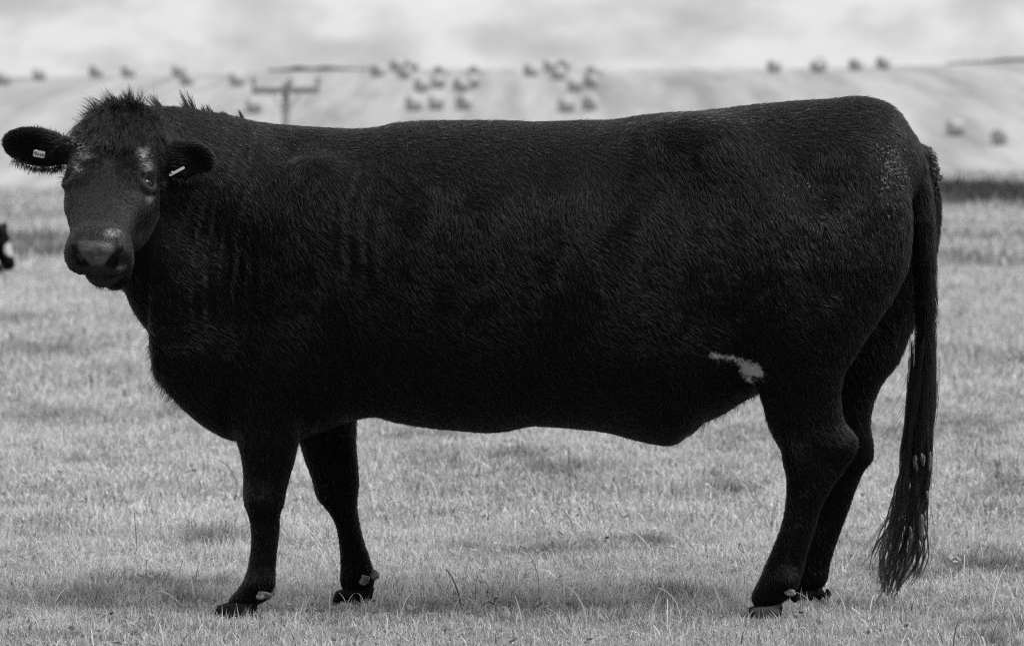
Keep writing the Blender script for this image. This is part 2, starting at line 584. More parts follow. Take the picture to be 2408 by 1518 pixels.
CLOVER = [(62, 1124, 'white clover flower left of all the others, below the muzzle of the cow'), (105, 1130, 'small white clover flower just right of the leftmost clover'),
          (342, 1325, 'lone white clover flower in the turf left of the near front hoof'), (506, 1054, 'white clover flower in the grass just below the brisket'),
          (876, 1148, 'white clover flower right of the far front knee'), (1436, 1053, 'blurred white clover flower close under the belly of the cow'),
          (1538, 1257, 'white clover flower in the open turf between front and hind legs'), (2065, 1130, 'white clover flower seen between far hock and tail'),
          (125, 1133, 'tiny white clover flower, third in the left hand row of clovers'), (1660, 1145, 'white clover flower left of the near hind shin'),
          (80, 930, 'blurred white clover flower far out in the grass under the muzzle'), (2240, 910, 'blurred white clover flower right of the tail tuft')]
for i, (px, row, lab) in enumerate(CLOVER):
    g, d = ground_point(px, row + 30)
    if i == 0:
        o = proto
    else:
        o = proto.copy()
        COL.objects.link(o)
        for ch in proto.children:
            c = ch.copy()
            COL.objects.link(c)
            c.parent = o
    o.location = Vector(g)
    o.rotation_euler = (rng.uniform(-0.2, 0.2), rng.uniform(-0.2, 0.2), rng.uniform(0, 6))
    tag(o, lab, 'flower', 'white clover flowers in the pasture')

# ------------------------------------------------------------------ signed distance modelling
class Field:
    def __init__(s, xs, ys, zs):
        s.x, s.y, s.z = [np.asarray(a, np.float32) for a in (xs, ys, zs)]
        s.f = np.full((len(xs), len(ys), len(zs)), 0.4, np.float32)
    def box(s, lo, hi, m):
        sl = []
        for a, l, h in zip((s.x, s.y, s.z), lo, hi):
            i0 = max(int(np.searchsorted(a, l - m)) - 1, 0)
            i1 = min(int(np.searchsorted(a, h + m)) + 1, len(a))
            sl.append(slice(i0, max(i1, i0 + 1)))
        sl = tuple(sl)
        return sl, s.x[sl[0]][:, None, None], s.y[sl[1]][None, :, None], s.z[sl[2]][None, None, :]
    def union(s, sl, g, k):
        a = s.f[sl]
        h = np.maximum(k - np.abs(a - g), 0) / k
        s.f[sl] = np.minimum(a, g) - h * h * (k * 0.25)
    def cut(s, sl, g, k):
        a = s.f[sl]
        g = -g
        h = np.maximum(k - np.abs(a - g), 0) / k
        s.f[sl] = np.maximum(a, g) + h * h * (k * 0.25)
    def ell(s, c, r, k=0.03, B=None, cut=False):
        """ellipsoid with centre c, radii r along the columns of B"""
        c = np.asarray(c, float)
        r = np.asarray(r, float)
        B = np.eye(3) if B is None else np.asarray(B, float)
        ext = np.sqrt(((B * r[None, :]) ** 2).sum(1))
        sl, X, Y, Z = s.box(c - ext, c + ext, k + 0.03)
        X, Y, Z = X - np.float32(c[0]), Y - np.float32(c[1]), Z - np.float32(c[2])
        k0 = k1 = 0
        for j in range(3):
            q = X * np.float32(B[0, j]) + Y * np.float32(B[1, j]) + Z * np.float32(B[2, j])
            k0 = k0 + (q / np.float32(r[j])) ** 2
            k1 = k1 + (q / np.float32(r[j] ** 2)) ** 2
        k0 = np.sqrt(k0)
        g = k0 * (k0 - 1) / np.maximum(np.sqrt(k1), 1e-6)
        (s.cut if cut else s.union)(sl, g, k)
    def cap(s, a, b, ra, rb, k=0.03, cut=False):
        a, b = np.asarray(a, float), np.asarray(b, float)
        m = max(ra, rb)
        sl, X, Y, Z = s.box(np.minimum(a, b) - m, np.maximum(a, b) + m, k + 0.03)
        ab = b - a
        t = ((X - a[0]) * ab[0] + (Y - a[1]) * ab[1] + (Z - a[2]) * ab[2]) / (ab @ ab)
        t = np.clip(t, 0, 1)
        g = np.sqrt((X - a[0] - t * ab[0]) ** 2 + (Y - a[1] - t * ab[1]) ** 2 + (Z - a[2] - t * ab[2]) ** 2) - (ra + (rb - ra) * t)
        (s.cut if cut else s.union)(sl, g.astype(np.float32), k)
    def mesh(s):
        f = s.f
        ins = f < 0
        n = None
        cs = [(i, j, k) for i in (0, 1) for j in (0, 1) for k in (0, 1)]
        def sh(a, c):
            return a[c[0]:a.shape[0] - 1 + c[0], c[1]:a.shape[1] - 1 + c[1], c[2]:a.shape[2] - 1 + c[2]]
        anyi = np.zeros(tuple(q - 1 for q in f.shape), bool)
        alli = np.ones_like(anyi)
        for c in cs:
            anyi |= sh(ins, c)
            alli &= sh(ins, c)
        cell = anyi & ~alli
        ci = np.argwhere(cell)
        vid = np.full(cell.shape, -1, np.int32)
        vid[cell] = np.arange(len(ci), dtype=np.int32)
        val = {c: f[ci[:, 0] + c[0], ci[:, 1] + c[1], ci[:, 2] + c[2]] for c in cs}
        acc = np.zeros((len(ci), 3))
        cnt = np.zeros(len(ci))
        for c in cs:
            for ax in range(3):
                if c[ax]:
                    continue
                e = list(c)
                e[ax] = 1
                e = tuple(e)
                m = (val[c] < 0) != (val[e] < 0)
                t = val[c] / np.where(m, val[c] - val[e], 1)
                p = np.tile(np.array(c, float), (len(ci), 1))
                p[:, ax] = t
                acc[m] += p[m]
                cnt[m] += 1
        loc = acc / cnt[:, None]
        v = np.empty((len(ci), 3))
        for ax, a in enumerate((s.x, s.y, s.z)):
            a = a.astype(float)
            v[:, ax] = a[ci[:, ax]] + loc[:, ax] * (a[ci[:, ax] + 1] - a[ci[:, ax]])
        quads = []
        for ax in range(3):
            b, c = [(1, 2), (2, 0), (0, 1)][ax]
            i0 = [slice(None)] * 3
            i1 = [slice(None)] * 3
            i0[ax], i1[ax] = slice(0, -1), slice(1, None)
            A, Bq = ins[tuple(i0)], ins[tuple(i1)]
            for flip, mask in ((False, A & ~Bq), (True, ~A & Bq)):
                e = np.argwhere(mask)
                e = e[(e[:, b] > 0) & (e[:, c] > 0) & (e[:, b] < f.shape[b] - 1) & (e[:, c] < f.shape[c] - 1)]
                def at(db, dc):
                    q = e.copy()
                    q[:, b] -= db
                    q[:, c] -= dc
                    return vid[q[:, 0], q[:, 1], q[:, 2]]
                q = np.stack([at(1, 1), at(0, 1), at(0, 0), at(1, 0)], -1)
                quads.append(q[:, ::-1] if flip else q)
        return v, np.concatenate(quads)

def smooth_mesh(v, q, it=2, lam=0.5):
    for _ in range(it):
        s = np.zeros_like(v)
        c = np.zeros(len(v))
        for a, b in ((0, 1), (1, 2), (2, 3), (3, 0)):
            np.add.at(s, q[:, a], v[q[:, b]])
            np.add.at(s, q[:, b], v[q[:, a]])
            np.add.at(c, q[:, a], 1)
            np.add.at(c, q[:, b], 1)
        v = v * (1 - lam) + lam * s / np.maximum(c, 1)[:, None]
    return v

def axis(lo, hi, fine_lo, fine_hi, fs, cs):
    p = [lo]
    while p[-1] < hi:
        p.append(p[-1] + (fs if fine_lo <= p[-1] < fine_hi else cs))
    return np.array(p)

# ------------------------------------------------------------------ the cow
F = Field(axis(-1.56, 1.36, -1.50, -0.82, 0.0042, 0.0085), axis(-0.76, 0.50, -0.74, -0.30, 0.0042, 0.0085), axis(0.0, 1.50, 0.90, 1.46, 0.0042, 0.0085))

# trunk and neck: px, top row, bottom row, depth, half width
TR = np.array([
    (290, 330, 655, -.40, .06), (305, 300, 694, -.37, .085), (330, 275, 738, -.33, .11), (345, 266, 762, -.30, .125), (356, 263, 800, -.28, .14), (362, 262, 858, -.27, .15), (378, 261, 895, -.245, .165), (400, 259, 924, -.22, .18), (450, 262, 975, -.16, .205),
    (490, 268, 1005, -.12, .225), (530, 276, 1026, -.08, .24), (570, 284, 1036, -.05, .255), (620, 291, 1040, -.02, .275), (680, 297, 1035, 0, .30), (760, 302, 1010, 0, .325), (840, 305, 982, 0, .345), (880, 302, 977, 0, .355), (930, 292, 988, 0, .365),
    (1000, 287, 1000, 0, .38), (1080, 286, 1008, 0, .39), (1165, 286, 1012, 0, .40), (1205, 287, 1006, 0, .40), (1243, 289, 998, 0, .40), (1300, 288, 999, 0, .40), (1360, 286, 1004, 0, .40), (1440, 284, 1015, 0, .39), (1500, 275, 1033, 0, .385),
    (1545, 270, 1043, 0, .375), (1580, 267, 1043, 0, .37), (1612, 265, 1026, 0, .36), (1645, 263, 998, 0, .355), (1700, 258, 968, 0, .345), (1760, 250, 932, 0, .335), (1790, 247, 918, 0, .33), (1860, 241, 890, 0, .31), (1950, 236, 820, 0, .285), (2000, 236, 760, 0, .27),
    (2050, 242, 690, .01, .25), (2090, 258, 600, .02, .225), (2120, 285, 520, .03, .19), (2145, 315, 470, .04, .15), (2165, 350, 430, .05, .08)], float)
tx = (TR[:, 0] - CX) * (D0 + TR[:, 3]) / FPX
ttop = EYE - (TR[:, 1] - HOR) * (D0 + TR[:, 3]) / FPX
tbot = EYE - (TR[:, 2] - HOR) * (D0 + TR[:, 3]) / FPX

def spline(xq, xp, fp):
    """smooth monotone-ish cubic through the points"""
    m = np.gradient(fp, xp)
    xq = np.clip(xq, xp[0], xp[-1])
    i = np.clip(np.searchsorted(xp, xq) - 1, 0, len(xp) - 2)
    h = xp[i + 1] - xp[i]
    t = (xq - xp[i]) / h
    return ((2 * t ** 3 - 3 * t ** 2 + 1) * fp[i] + (t ** 3 - 2 * t ** 2 + t) * h * m[i] + (-2 * t ** 3 + 3 * t ** 2) * fp[i + 1] + (t ** 3 - t ** 2) * h * m[i + 1])

def trunk(F):
    sl, X, Y, Z = F.box((tx[0], -.5, .4), (tx[-1], .5, 1.5), 0.05)
    xs = X[:, 0, 0].astype(float)
    top, bot = spline(xs, tx, ttop), spline(xs, tx, tbot)
    yc, hw = spline(xs, tx, TR[:, 3]), spline(xs, tx, TR[:, 4])
    sh = lambda a: a.astype(np.float32)[:, None, None]
    zc, hh = sh(0.5 * (top + bot)), sh(0.5 * (top - bot))
    y0, ww = sh(yc), sh(hw)
    v = (Z - zc) / hh
    # barrel: fullest below the middle, narrower at the spine
    wz = ww * (1.0 - 0.10 * np.clip(v, 0, 1) ** 2 + 0.03 * np.clip(-v, 0, 1))
    u = np.abs((Y - y0) / wz)
    p = 2.25
    g = (u ** p + np.abs(v) ** p) ** (1 / p) - 1
    g = g * np.minimum(ww, hh) * 0.92
    over = np.maximum(tx[0] - X, X - tx[-1])
    g = np.maximum(g, over)
    # loose skin folds on the neck and behind the shoulder
    px = CX + X * FPX / D0
    row = HOR + (EYE - Z) * FPX / D0
    q = px + 0.16 * (row - 300) + 10 * np.sin(row / 70)
    mk = sstep(425, 480, px) * (1 - sstep(600, 660, px)) * sstep(290, 360, row) * (1 - sstep(640, 800, row))
    g = g + np.float32(0.012) * (np.abs(np.sin(np.pi * q / 31)) ** 0.8 - 0.6) * mk
    mk = sstep(775, 815, px) * (1 - sstep(880, 930, px)) * sstep(330, 400, row) * (1 - sstep(600, 720, row))
    g = g + np.float32(0.004) * np.sin(2 * np.pi * (px + 0.15 * (row - 300)) / 41 + 1.5 * np.sin(row / 60)) * mk
    # gentle ribs and unevenness of the flank
    g = g + np.float32(0.005) * np.sin(px / 27 + row / 90) * sstep(900, 1000, px) * (1 - sstep(1500, 1650, px)) * sstep(380, 480, row) * (1 - sstep(760, 900, row))
    F.union(sl, g.astype(np.float32), 0.01)
trunk(F)

def leg(F, rows, depth, lat, k):
    """rows: (row, front column, back column); lat: (row, depth offset, half thickness)"""
    A = np.array(rows, float)
    L = np.array(lat, float)
    d = D0 + depth
    z = EYE - (A[:, 0] - HOR) * d / FPX
    x0, x1 = (A[:, 1] - CX) * d / FPX, (A[:, 2] - CX) * d / FPX
    zl = EYE - (L[:, 0] - HOR) * d / FPX
    o = np.argsort(z)
    z, x0, x1 = z[o], x0[o], x1[o]
    ol = np.argsort(zl)
    zl, L = zl[ol], L[ol]
    sl, X, Y, Z = F.box((x0.min(), depth - .2, max(z[0], 0)), (x1.max(), depth + .2, z[-1]), 0.05)
    zs = Z[0, 0, :].astype(float)
    a0, a1 = spline(zs, z, x0), spline(zs, z, x1)
    sh = lambda a: a.astype(np.float32)[None, None, :]
    xc, hx = sh(0.5 * (a0 + a1)), sh(0.5 * (a1 - a0))
    yc, hy = sh(depth + np.interp(zs, zl, L[:, 1])), sh(np.interp(zs, zl, L[:, 2]))
    p = 2.2
    g = (np.abs((X - xc) / hx) ** p + np.abs((Y - yc) / hy) ** p) ** (1 / p) - 1
    g = g * np.minimum(hx, hy)
    e = np.maximum(Z - np.float32(z[-1]), np.float32(z[0]) - Z)
    kk = np.float32(0.05)
    g = np.where(e > -kk, g + np.maximum(e + kk, 0) ** 2 / (2 * kk), g)
    F.union(sl, g.astype(np.float32), k)

NEAR_HIND = [(320, 1880, 2060), (360, 1855, 2098), (400, 1835, 2121), (440, 1822, 2135), (480, 1812, 2142), (560, 1798, 2143), (620, 1788, 2135), (660, 1780, 2121), (700, 1773, 2099), (755, 1766, 2062), (800, 1768, 2031), (840, 1772, 2008), (870, 1777, 1988), (900, 1782, 1979), (922, 1786, 1976), (950, 1795, 1977),
             (1000, 1808, 1988), (1040, 1827, 2002), (1060, 1838, 2003), (1080, 1846, 1998), (1106, 1849, 1986), (1138, 1850, 1963), (1170, 1849, 1943), (1215, 1843, 1925), (1236, 1838, 1919), (1281, 1821, 1905), (1325, 1802, 1893), (1363, 1786, 1883), (1392, 1770, 1870), (1411, 1760, 1856), (1431, 1758, 1842)]
leg(F, NEAR_HIND, -.2, [(320, .06, .08), (400, .04, .12), (480, .02, .135), (620, .0, .14), (755, -.01, .12), (870, .0, .095), (950, .01, .075), (1060, .01, .052), (1138, .01, .046), (1215, .01, .038), (1325, .01, .038), (1380, .01, .046), (1431, .01, .05)], 0.035)
FAR_HIND = [(320, 1900, 2150), (350, 1890, 2184), (400, 1880, 2201), (440, 1872, 2208), (490, 1866, 2212), (560, 1866, 2207), (620, 1868, 2198), (700, 1872, 2182), (760, 1878, 2155), (790, 1880, 2140), (860, 1888, 2108), (900, 1895, 2075), (930, 1900, 2060), (960, 1905, 2050), (1002, 1915, 2047), (1056, 1928, 2055), (1084, 1928, 2051), (1103, 1924, 2034),
            (1135, 1915, 2018), (1189, 1903, 1999), (1240, 1890, 1980), (1284, 1878, 1964), (1328, 1868, 1951), (1367, 1858, 1946), (1395, 1848, 1938)]
leg(F, FAR_HIND, .2, [(320, -.06, .08), (400, -.04, .12), (480, -.02, .135), (620, .0, .14), (755, .01, .12), (870, .0, .095), (950, -.01, .075), (1060, -.01, .052), (1135, -.01, .046), (1215, -.01, .038), (1328, -.01, .038), (1370, -.01, .046), (1395, -.01, .05)], 0.035)
NEAR_FRONT = [(700, 600, 800), (780, 560, 760), (860, 540, 715), (960, 545, 704), (1035, 558, 700), (1075, 566, 694), (1120, 572, 681), (1150, 572, 673), (1165, 573, 670), (1190, 577, 666), (1205, 581, 659), (1225, 586, 657), (1260, 590, 655), (1300, 588, 650), (1340, 581, 647), (1372, 568, 646), (1395, 550, 642), (1410, 534, 634), (1424, 524, 614), (1436, 522, 606)]
leg(F, NEAR_FRONT, -.2, [(700, .0, .11), (780, .0, .11), (860, .0, .10), (960, .01, .085), (1035, .015, .07), (1120, .02, .056), (1165, .02, .055), (1225, .02, .042), (1260, .02, .036), (1340, .02, .038), (1372, .02, .044), (1436, .02, .052)], 0.03)
FAR_FRONT = [(800, 620, 840), (900, 640, 838), (982, 680, 838), (1037, 703, 838), (1090, 720, 842), (1130, 735, 845), (1160, 742, 843), (1175, 750, 841), (1205, 775, 842), (1225, 786, 846), (1260, 795, 853), (1310, 800, 870), (1345, 800, 880), (1380, 794, 884), (1395, 790, 880)]
leg(F, FAR_FRONT, .2, [(800, -.02, .11), (900, -.02, .10), (982, -.01, .085), (1037, -.01, .07), (1130, -.01, .056), (1165, -.01, .055), (1225, -.01, .042), (1260, -.01, .036), (1340, -.01, .038), (1380, -.01, .046), (1395, -.01, .05)], 0.03)

# muscles and bones under the skin
for s in (-1, 1):
    F.ell(W(735, 600, s * .25), (.17, .085, .27), .09)             # shoulder
    F.ell(W(690, 800, s * .24), (.11, .07, .13), .06)              # point of the elbow
    F.ell(W(1640, 350, s * .20), (.10, .06, .06), .14)             # hip bone
    F.ell(W(1850, 640, s * .26), (.16, .08, .20), .09)             # thigh
F.ell(W(1955, 415, -.385), (.13, .07, .07), .09, cut=True)          # hollow before the pin bone
F.ell(W(1690, 450, -.46), (.16, .07, .10), .12, cut=True)          # hollow of the flank
F.ell(W(2035, 288, -.02), (.09, .06, .05), .06)                    # tail head
# folds of the knees and hocks
for px, row, y in ((628, 1178, -.237), (640, 1195, -.237), (622, 1150, -.24)):
    F.cap(W(px - 25, row + 14, y), W(px + 30, row - 12, y), .004, .004, .008, cut=True)
F.ell(W(1975, 1045, -.21), (.04, .03, .04), .04)
F.ell(W(1950, 1000, -.285), (.022, .02, .07), .035, cut=True)          # hollow before the hamstring
F.ell(W(606, 1172, -.222), (.034, .042, .040), .03)                     # knee
F.cap(W(634, 1225, -.222), W(628, 1345, -.222), .005, .005, .02, cut=True)   # tendon grooves
F.cap(W(1905, 1180, -.232), W(1862, 1330, -.228), .005, .005, .02, cut=True)
F.ell(W(1870, 1080, -.235), (.03, .022, .05), .04)
F.ell(W(617, 1365, -.215), (.032, .036, .028), .02)                     # fetlocks
F.ell(W(1842, 1362, -.215), (.036, .036, .030), .02)

# tail root
TAIL = [(2000, 288, .0, .05), (2055, 292, .0, .045), (2095, 315, .0, .04), (2124, 345, -.005, .036), (2145, 395, -.01, .034), (2160, 446, -.02, .031), (2168, 520, -.03, .030), (2174, 620, -.03, .027), (2177, 720, -.03, .024), (2176, 820, -.03, .020), (2172, 920, -.03, .014), (2168, 1000, -.03, .008)]
for a, b in zip(TAIL[:-1], TAIL[1:]):
    F.cap(W(*a[:3]), W(*b[:3]), a[3], b[3], .02)

F.cap(W(2092, 350, -.06), W(2138, 470, -.085), .010, .014, .02, cut=True)   # the tail lies free of the rump

# ---- head frame: a along the face to the nose, b to the picture's right, c out of the face
pit, az, roll = R(53), R(-6), R(-3)
fw = np.array([math.sin(az) * math.cos(pit), -math.cos(az) * math.cos(pit), -math.sin(pit)])
up = np.array([math.sin(az) * math.sin(pit), -math.cos(az) * math.sin(pit), math.cos(pit)])
rt = np.cross(fw, up)
if rt[0] < 0:
    rt = -rt
vx = np.array([0, 1.0, 0])
def rodr(v, ax, a):
    return v * math.cos(a) + np.cross(ax, v) * math.sin(a) + ax * (ax @ v) * (1 - math.cos(a))
fw, up, rt = [rodr(q, vx, -roll) for q in (fw, up, rt)]
HO = W(279, 283, -.42)
HB = np.stack([fw, rt, up], 1)
def H(a, b, c):
    return HO + HB @ np.array([a, b, c])

HL = np.array([  # a, half width, top, bottom
    (-.045, .055, -.055, -.13), (-.02, .080, -.022, -.17), (.02, .100, -.008, -.195), (.07, .114, .000, -.215), (.13, .120, .003, -.225), (.19, .119, .001, -.235), (.24, .106, -.004, -.232), (.29, .092, -.008, -.215), (.34, .080, -.012, -.19),
    (.375, .076, -.013, -.165), (.40, .078, -.012, -.15), (.422, .078, -.018, -.135), (.438, .070, -.032, -.125), (.450, .054, -.048, -.11)])
def head_loft(F):
    lo = np.minimum(H(-.05, -.14, -.24), H(.5, .14, .05)) - .15
    hi = np.maximum(H(-.05, -.14, -.24), H(.5, .14, .05)) + .15
    sl, X, Y, Z = F.box(lo, hi, 0)
    X, Y, Z = X - HO[0], Y - HO[1], Z - HO[2]
    a, b, c = [(X * HB[0, j] + Y * HB[1, j] + Z * HB[2, j]).astype(np.float32) for j in range(3)]
    A = HL[:, 0]
    ww = np.interp(a, A, HL[:, 1]).astype(np.float32)
    tp = np.interp(a, A, HL[:, 2]).astype(np.float32)
    bt = np.interp(a, A, HL[:, 3]).astype(np.float32)
    v = (c - 0.5 * (tp + bt)) / (0.5 * (tp - bt))
    ww = ww * (1 - 0.30 * np.clip(-v, 0, 1))                      # narrower at the jaw
    u = np.abs(b / ww)
    p = 2.7
    g = (u ** p + np.abs(v) ** p) ** (1 / p) - 1
    g = g * np.minimum(ww, 0.5 * (tp - bt)) * 0.95
    g = np.maximum(g, np.maximum(A[0] - a, a - A[-1]))
    # fine creases over the muzzle
    F.union(sl, g.astype(np.float32), 0.02)
head_loft(F)
for s in (-1, 1):
    F.ell(H(.155, s * .086, -.040), (.060, .038, .036), .035, HB)     # brow over the eye
    F.ell(H(.225, s * .086, -.085), (.060, .036, .045), .035, HB)     # cheek bone under the eye
    F.ell(H(.215, s * .074, -.165), (.115, .042, .070), .04, HB)      # jaw muscle
    F.ell(H(.045, s * .094, -.055), (.042, .034, .045), .03, HB)      # horn stump
    F.cap(H(.25, s * .076, -.050), H(.37, s * .056, -.050), .020, .020, .03)   # ridge from eye to muzzle
    F.ell(H(.405, .006 + s * .056, -.062), (.040, .036, .045), .025, HB)     # side of the muzzle
    F.ell(H(.415, .006 + s * .060, -.050), (.024, .024, .032), .018, HB)     # wing of the nostril
    F.ell(H(.425, .006 + s * .055, -.092), (.028, .034, .028), .025, HB)     # upper lip
F.ell(H(.422, .006, -.046), (.024, .052, .036), .02, HB)              # nose pad
F.ell(H(.378, .004, -.014), (.022, .056, .012), .025, HB)             # roll above the nose pad
F.ell(H(.405, .010, -.140), (.062, .056, .030), .02, HB)              # lower lip
F.ell(H(.385, .032, -.188), (.055, .044, .036), .025, HB)             # chin
F.ell(H(-.022, .0, -.055), (.055, .090, .055), .04, HB)               # poll
EYES = []
for s in (-1, 1):
    # nostril: a slit running up and outwards
    F.cap(H(.446, .006 + s * .034, -.064), H(.440, .006 + s * .052, -.038), .0105, .009, .008, cut=True)
    F.cap(H(.440, .006 + s * .052, -.038), H(.424, .006 + s * .064, -.022), .009, .0045, .008, cut=True)
    F.ell(H(.438, .006 + s * .041, -.058), (.018, .015, .016), .008, HB, cut=True)
    # eye socket and lids
    o_ = HB @ nrm(np.array([-.05, s * .72, .62]))
    tb = nrm(np.cross(o_, fw))
    ta = np.cross(tb, o_)
    ta = ta * np.sign(ta @ fw)
    E_ = H(.187, s * .097, -.045)
    EYES.append(E_)
    F.ell(E_ + o_ * .020, (.019, .030, .021), .012, np.stack([ta, tb, o_], 1), cut=True)
    for q in range(10):
        for sgn, rad, lift_ in ((-1, .0095, .86), (1, .0085, .84)):
            pp = []
            for u_ in (-1.25 + .25 * q, -1.0 + .25 * q):
                v_ = lift_ * (1 - (u_ / 1.3) ** 2) + .05
                pp.append(E_ + .0275 * (o_ * math.cos(u_) * math.cos(v_) + tb * math.sin(u_) + sgn * ta * math.sin(v_) * math.cos(u_)))
            F.cap(pp[0], pp[1], rad, rad, .007)
    # crease above the lid and tear groove
    F.cap(E_ + o_ * .012 - ta * .030 - tb * .02, E_ + o_ * .012 - ta * .030 + tb * .02, .003, .003, .01, cut=True)
# mouth line
for s in (-1, 1):
    F.cap(H(.452, .006, -.118), H(.435, .006 + s * .055, -.120), .003, .003, .006, cut=True)
    F.cap(H(.435, .006 + s * .055, -.120), H(.375, s * .082, -.114), .003, .003, .006, cut=True)
# poll to neck
F.cap(H(.05, .0, -.13), W(500, 470, -.14), .125, .20, .08)
F.cap(H(.22, .01, -.19), W(400, 640, -.26), .075, .14, .06)

# ---- ears
def leaf(F, root, tip, normal, half, thick):
    ax = tip - root
    ln = np.linalg.norm(ax)
    ax = ax / ln
    n = normal - ax * (normal @ ax)
    n /= np.linalg.norm(n)
    b = np.cross(n, ax)
    B = np.stack([ax, b, n], 1)
    c = root + ax * ln * 0.54
    F.ell(c, (ln * .49, half, thick), .018, B)
    F.ell(root + ax * ln * .36, (ln * .36, half * .86, thick * 1.15), .018, B)
    F.ell(c + n * thick * 1.15, (ln * .40, half * .74, thick * .95), .012, B, cut=True)
    F.cap(root - ax * .03, root + ax * ln * .25, .030, .026, .03)
    return ax, b, n
EL_R, EL_T = W(160, 356, -.40), W(10, 334, -.37)
eL = leaf(F, EL_R, EL_T, np.array([-.15, -1, -.30]), .056, .024)
ER_R, ER_T = W(378, 372, -.42), W(501, 378, -.40)
eR = leaf(F, ER_R, ER_T, np.array([.35, -1, -.25]), .055, .024)

V, Q = F.mesh()
del F
V = smooth_mesh(V, Q, 2, 0.5)
# keep the largest piece only
def largest(V, Q):
    n = len(V)
    lab = np.arange(n)
    while True:
        m = lab[Q].min(1)
        new = lab.copy()
        for c in range(4):
            np.minimum.at(new, lab[Q[:, c]], m)
        while True:
            nn = new[new]
            if (nn == new).all():
                break
            new = nn
        if (new == lab).all():
            break
        lab = new
    u, c = np.unique(lab, return_counts=True)
    keep = lab == u[np.argmax(c)]
    idx = np.cumsum(keep) - 1
    return V[keep], idx[Q[keep[Q].all(1)]]
V, Q = largest(V, Q)

def proj(P):
    d = P[:, 1] + D0
    return CX + P[:, 0] * FPX / d, HOR + (EYE - P[:, 2]) * FPX / d

def in_poly(px, py, poly):
    r = np.zeros(len(px), bool)
    n = len(poly)
    for i in range(n):
        x0, y0 = poly[i]
        x1, y1 = poly[(i + 1) % n]
        c = ((y0 > py) != (y1 > py)) & (px < (x1 - x0) * (py - y0) / ((y1 - y0) or 1e-9) + x0)
        r ^= c
    return r
PATCH = [(1669, 833), (1680, 828), (1694, 832), (1706, 837), (1722, 835), (1742, 840), (1758, 848), (1776, 855), (1790, 862), (1796, 884), (1784, 884), (1771, 880), (1766, 884), (1770, 902), (1758, 897), (1746, 880), (1735, 864), (1733, 850), (1722, 843), (1706, 843), (1690, 840), (1672, 840)]
PATCH = [(x, y) for x, y in PATCH]
def pale_at(P):
    px, row = proj(P)
    px = px + 9 * (noise2(px, row, 4.0, 81) - .5) + 8 * (noise2(px, row, 9.0, 82) - .5)
    row = row + 7 * (noise2(px, row, 4.0, 83) - .5)
    return (in_poly(px, row, PATCH) & (P[:, 1] < -0.05)).astype(float)
pale = .85 * pale_at(V)
hl = (V - HO) @ HB
nos = sum(np.exp(-((hl[:, 0] - .436) / .022) ** 2 - ((hl[:, 1] - .006 - q * .048) / .016) ** 2 - ((hl[:, 2] + .045) / .022) ** 2) for q in (-1, 1))
wet_sheen = sstep(.380, .420, hl[:, 0]) * (1 - sstep(.040, .062, np.abs(hl[:, 1] - .006))) * sstep(-.080, -.040, hl[:, 2]) * (V[:, 1] < -.35) * (1 - np.clip(1.6 * nos, 0, 1))  # upper nose pad only: damp gloss plus sheen painted in as grey
wet_sheen = wet_sheen * (.55 + .9 * noise2(V[:, 0], V[:, 2], .012, 91))
def glints_and_rims(px, row):
    """highlights painted pale on the face, and pale hair at the nostril rims"""
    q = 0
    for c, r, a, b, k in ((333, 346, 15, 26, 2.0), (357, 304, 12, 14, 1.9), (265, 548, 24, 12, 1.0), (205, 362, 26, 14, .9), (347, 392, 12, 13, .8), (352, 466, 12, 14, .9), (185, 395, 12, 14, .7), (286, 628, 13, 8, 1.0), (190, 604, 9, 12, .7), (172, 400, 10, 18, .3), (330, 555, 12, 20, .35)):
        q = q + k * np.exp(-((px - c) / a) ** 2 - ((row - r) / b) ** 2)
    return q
px_, row_ = proj(V)
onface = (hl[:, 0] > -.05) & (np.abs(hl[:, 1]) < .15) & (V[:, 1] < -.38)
pale = np.maximum(pale, onface * np.clip(glints_and_rims(px_, row_) - .25, 0, 1) * (.25 + 1.6 * noise2(px_, row_, 5.0, 92) * noise2(px_, row_, 2.2, 93)) * .75)  # face highlights painted into the hide colour, with pale nostril rims

cow = empty('cow', (0, 0, 0))
tag(cow, 'large black cow standing side on in the near grass, head turned to the camera', 'cow')
wet_sheen = np.maximum(wet_sheen, .24 * onface * sstep(.10, .16, hl[:, 0]) * (px_ < 376) * (hl[:, 2] > -.16) * (hl[:, 0] < .47))  # front of the face made glossier and greyer for its sheen
px_, row_ = proj(V)
body = link('body', fast_mesh('body', V, [Q], True, {'pale': pale, 'wet_sheen': wet_sheen}), cow, [M_SKIN])

# ------------------------------------------------------------------ hair
def hair_object(name, P, rad, parent, material, pale=None, tip=0.15):
    """P (n, k, 3) points"""
    n, k, _ = P.shape
    cu = bpy.data.hair_curves.new(name)
    cu.add_curves([k] * n)
    cu.position_data.foreach_set('vector', np.ascontiguousarray(P.reshape(-1), dtype=np.float32))
    r = np.broadcast_to(np.asarray(rad, float).reshape(-1, 1) * np.linspace(1, tip, k)[None, :], (n, k))
    a = cu.attributes.get('radius') or cu.attributes.new('radius', 'FLOAT', 'POINT')
    a.data.foreach_set('value', np.ascontiguousarray(r.reshape(-1), dtype=np.float32))
    b = cu.attributes.new('pale', 'FLOAT', 'CURVE')
    b.data.foreach_set('value', np.ascontiguousarray(np.zeros(n) if pale is None else pale, dtype=np.float32))
    return link(name, cu, parent, [material])

fa = V[Q]
fn = np.cross(fa[:, 2] - fa[:, 0], fa[:, 3] - fa[:, 1])
ar = 0.5 * np.linalg.norm(fn, axis=1)
fn = nrm(fn)
fc = fa.mean(1)

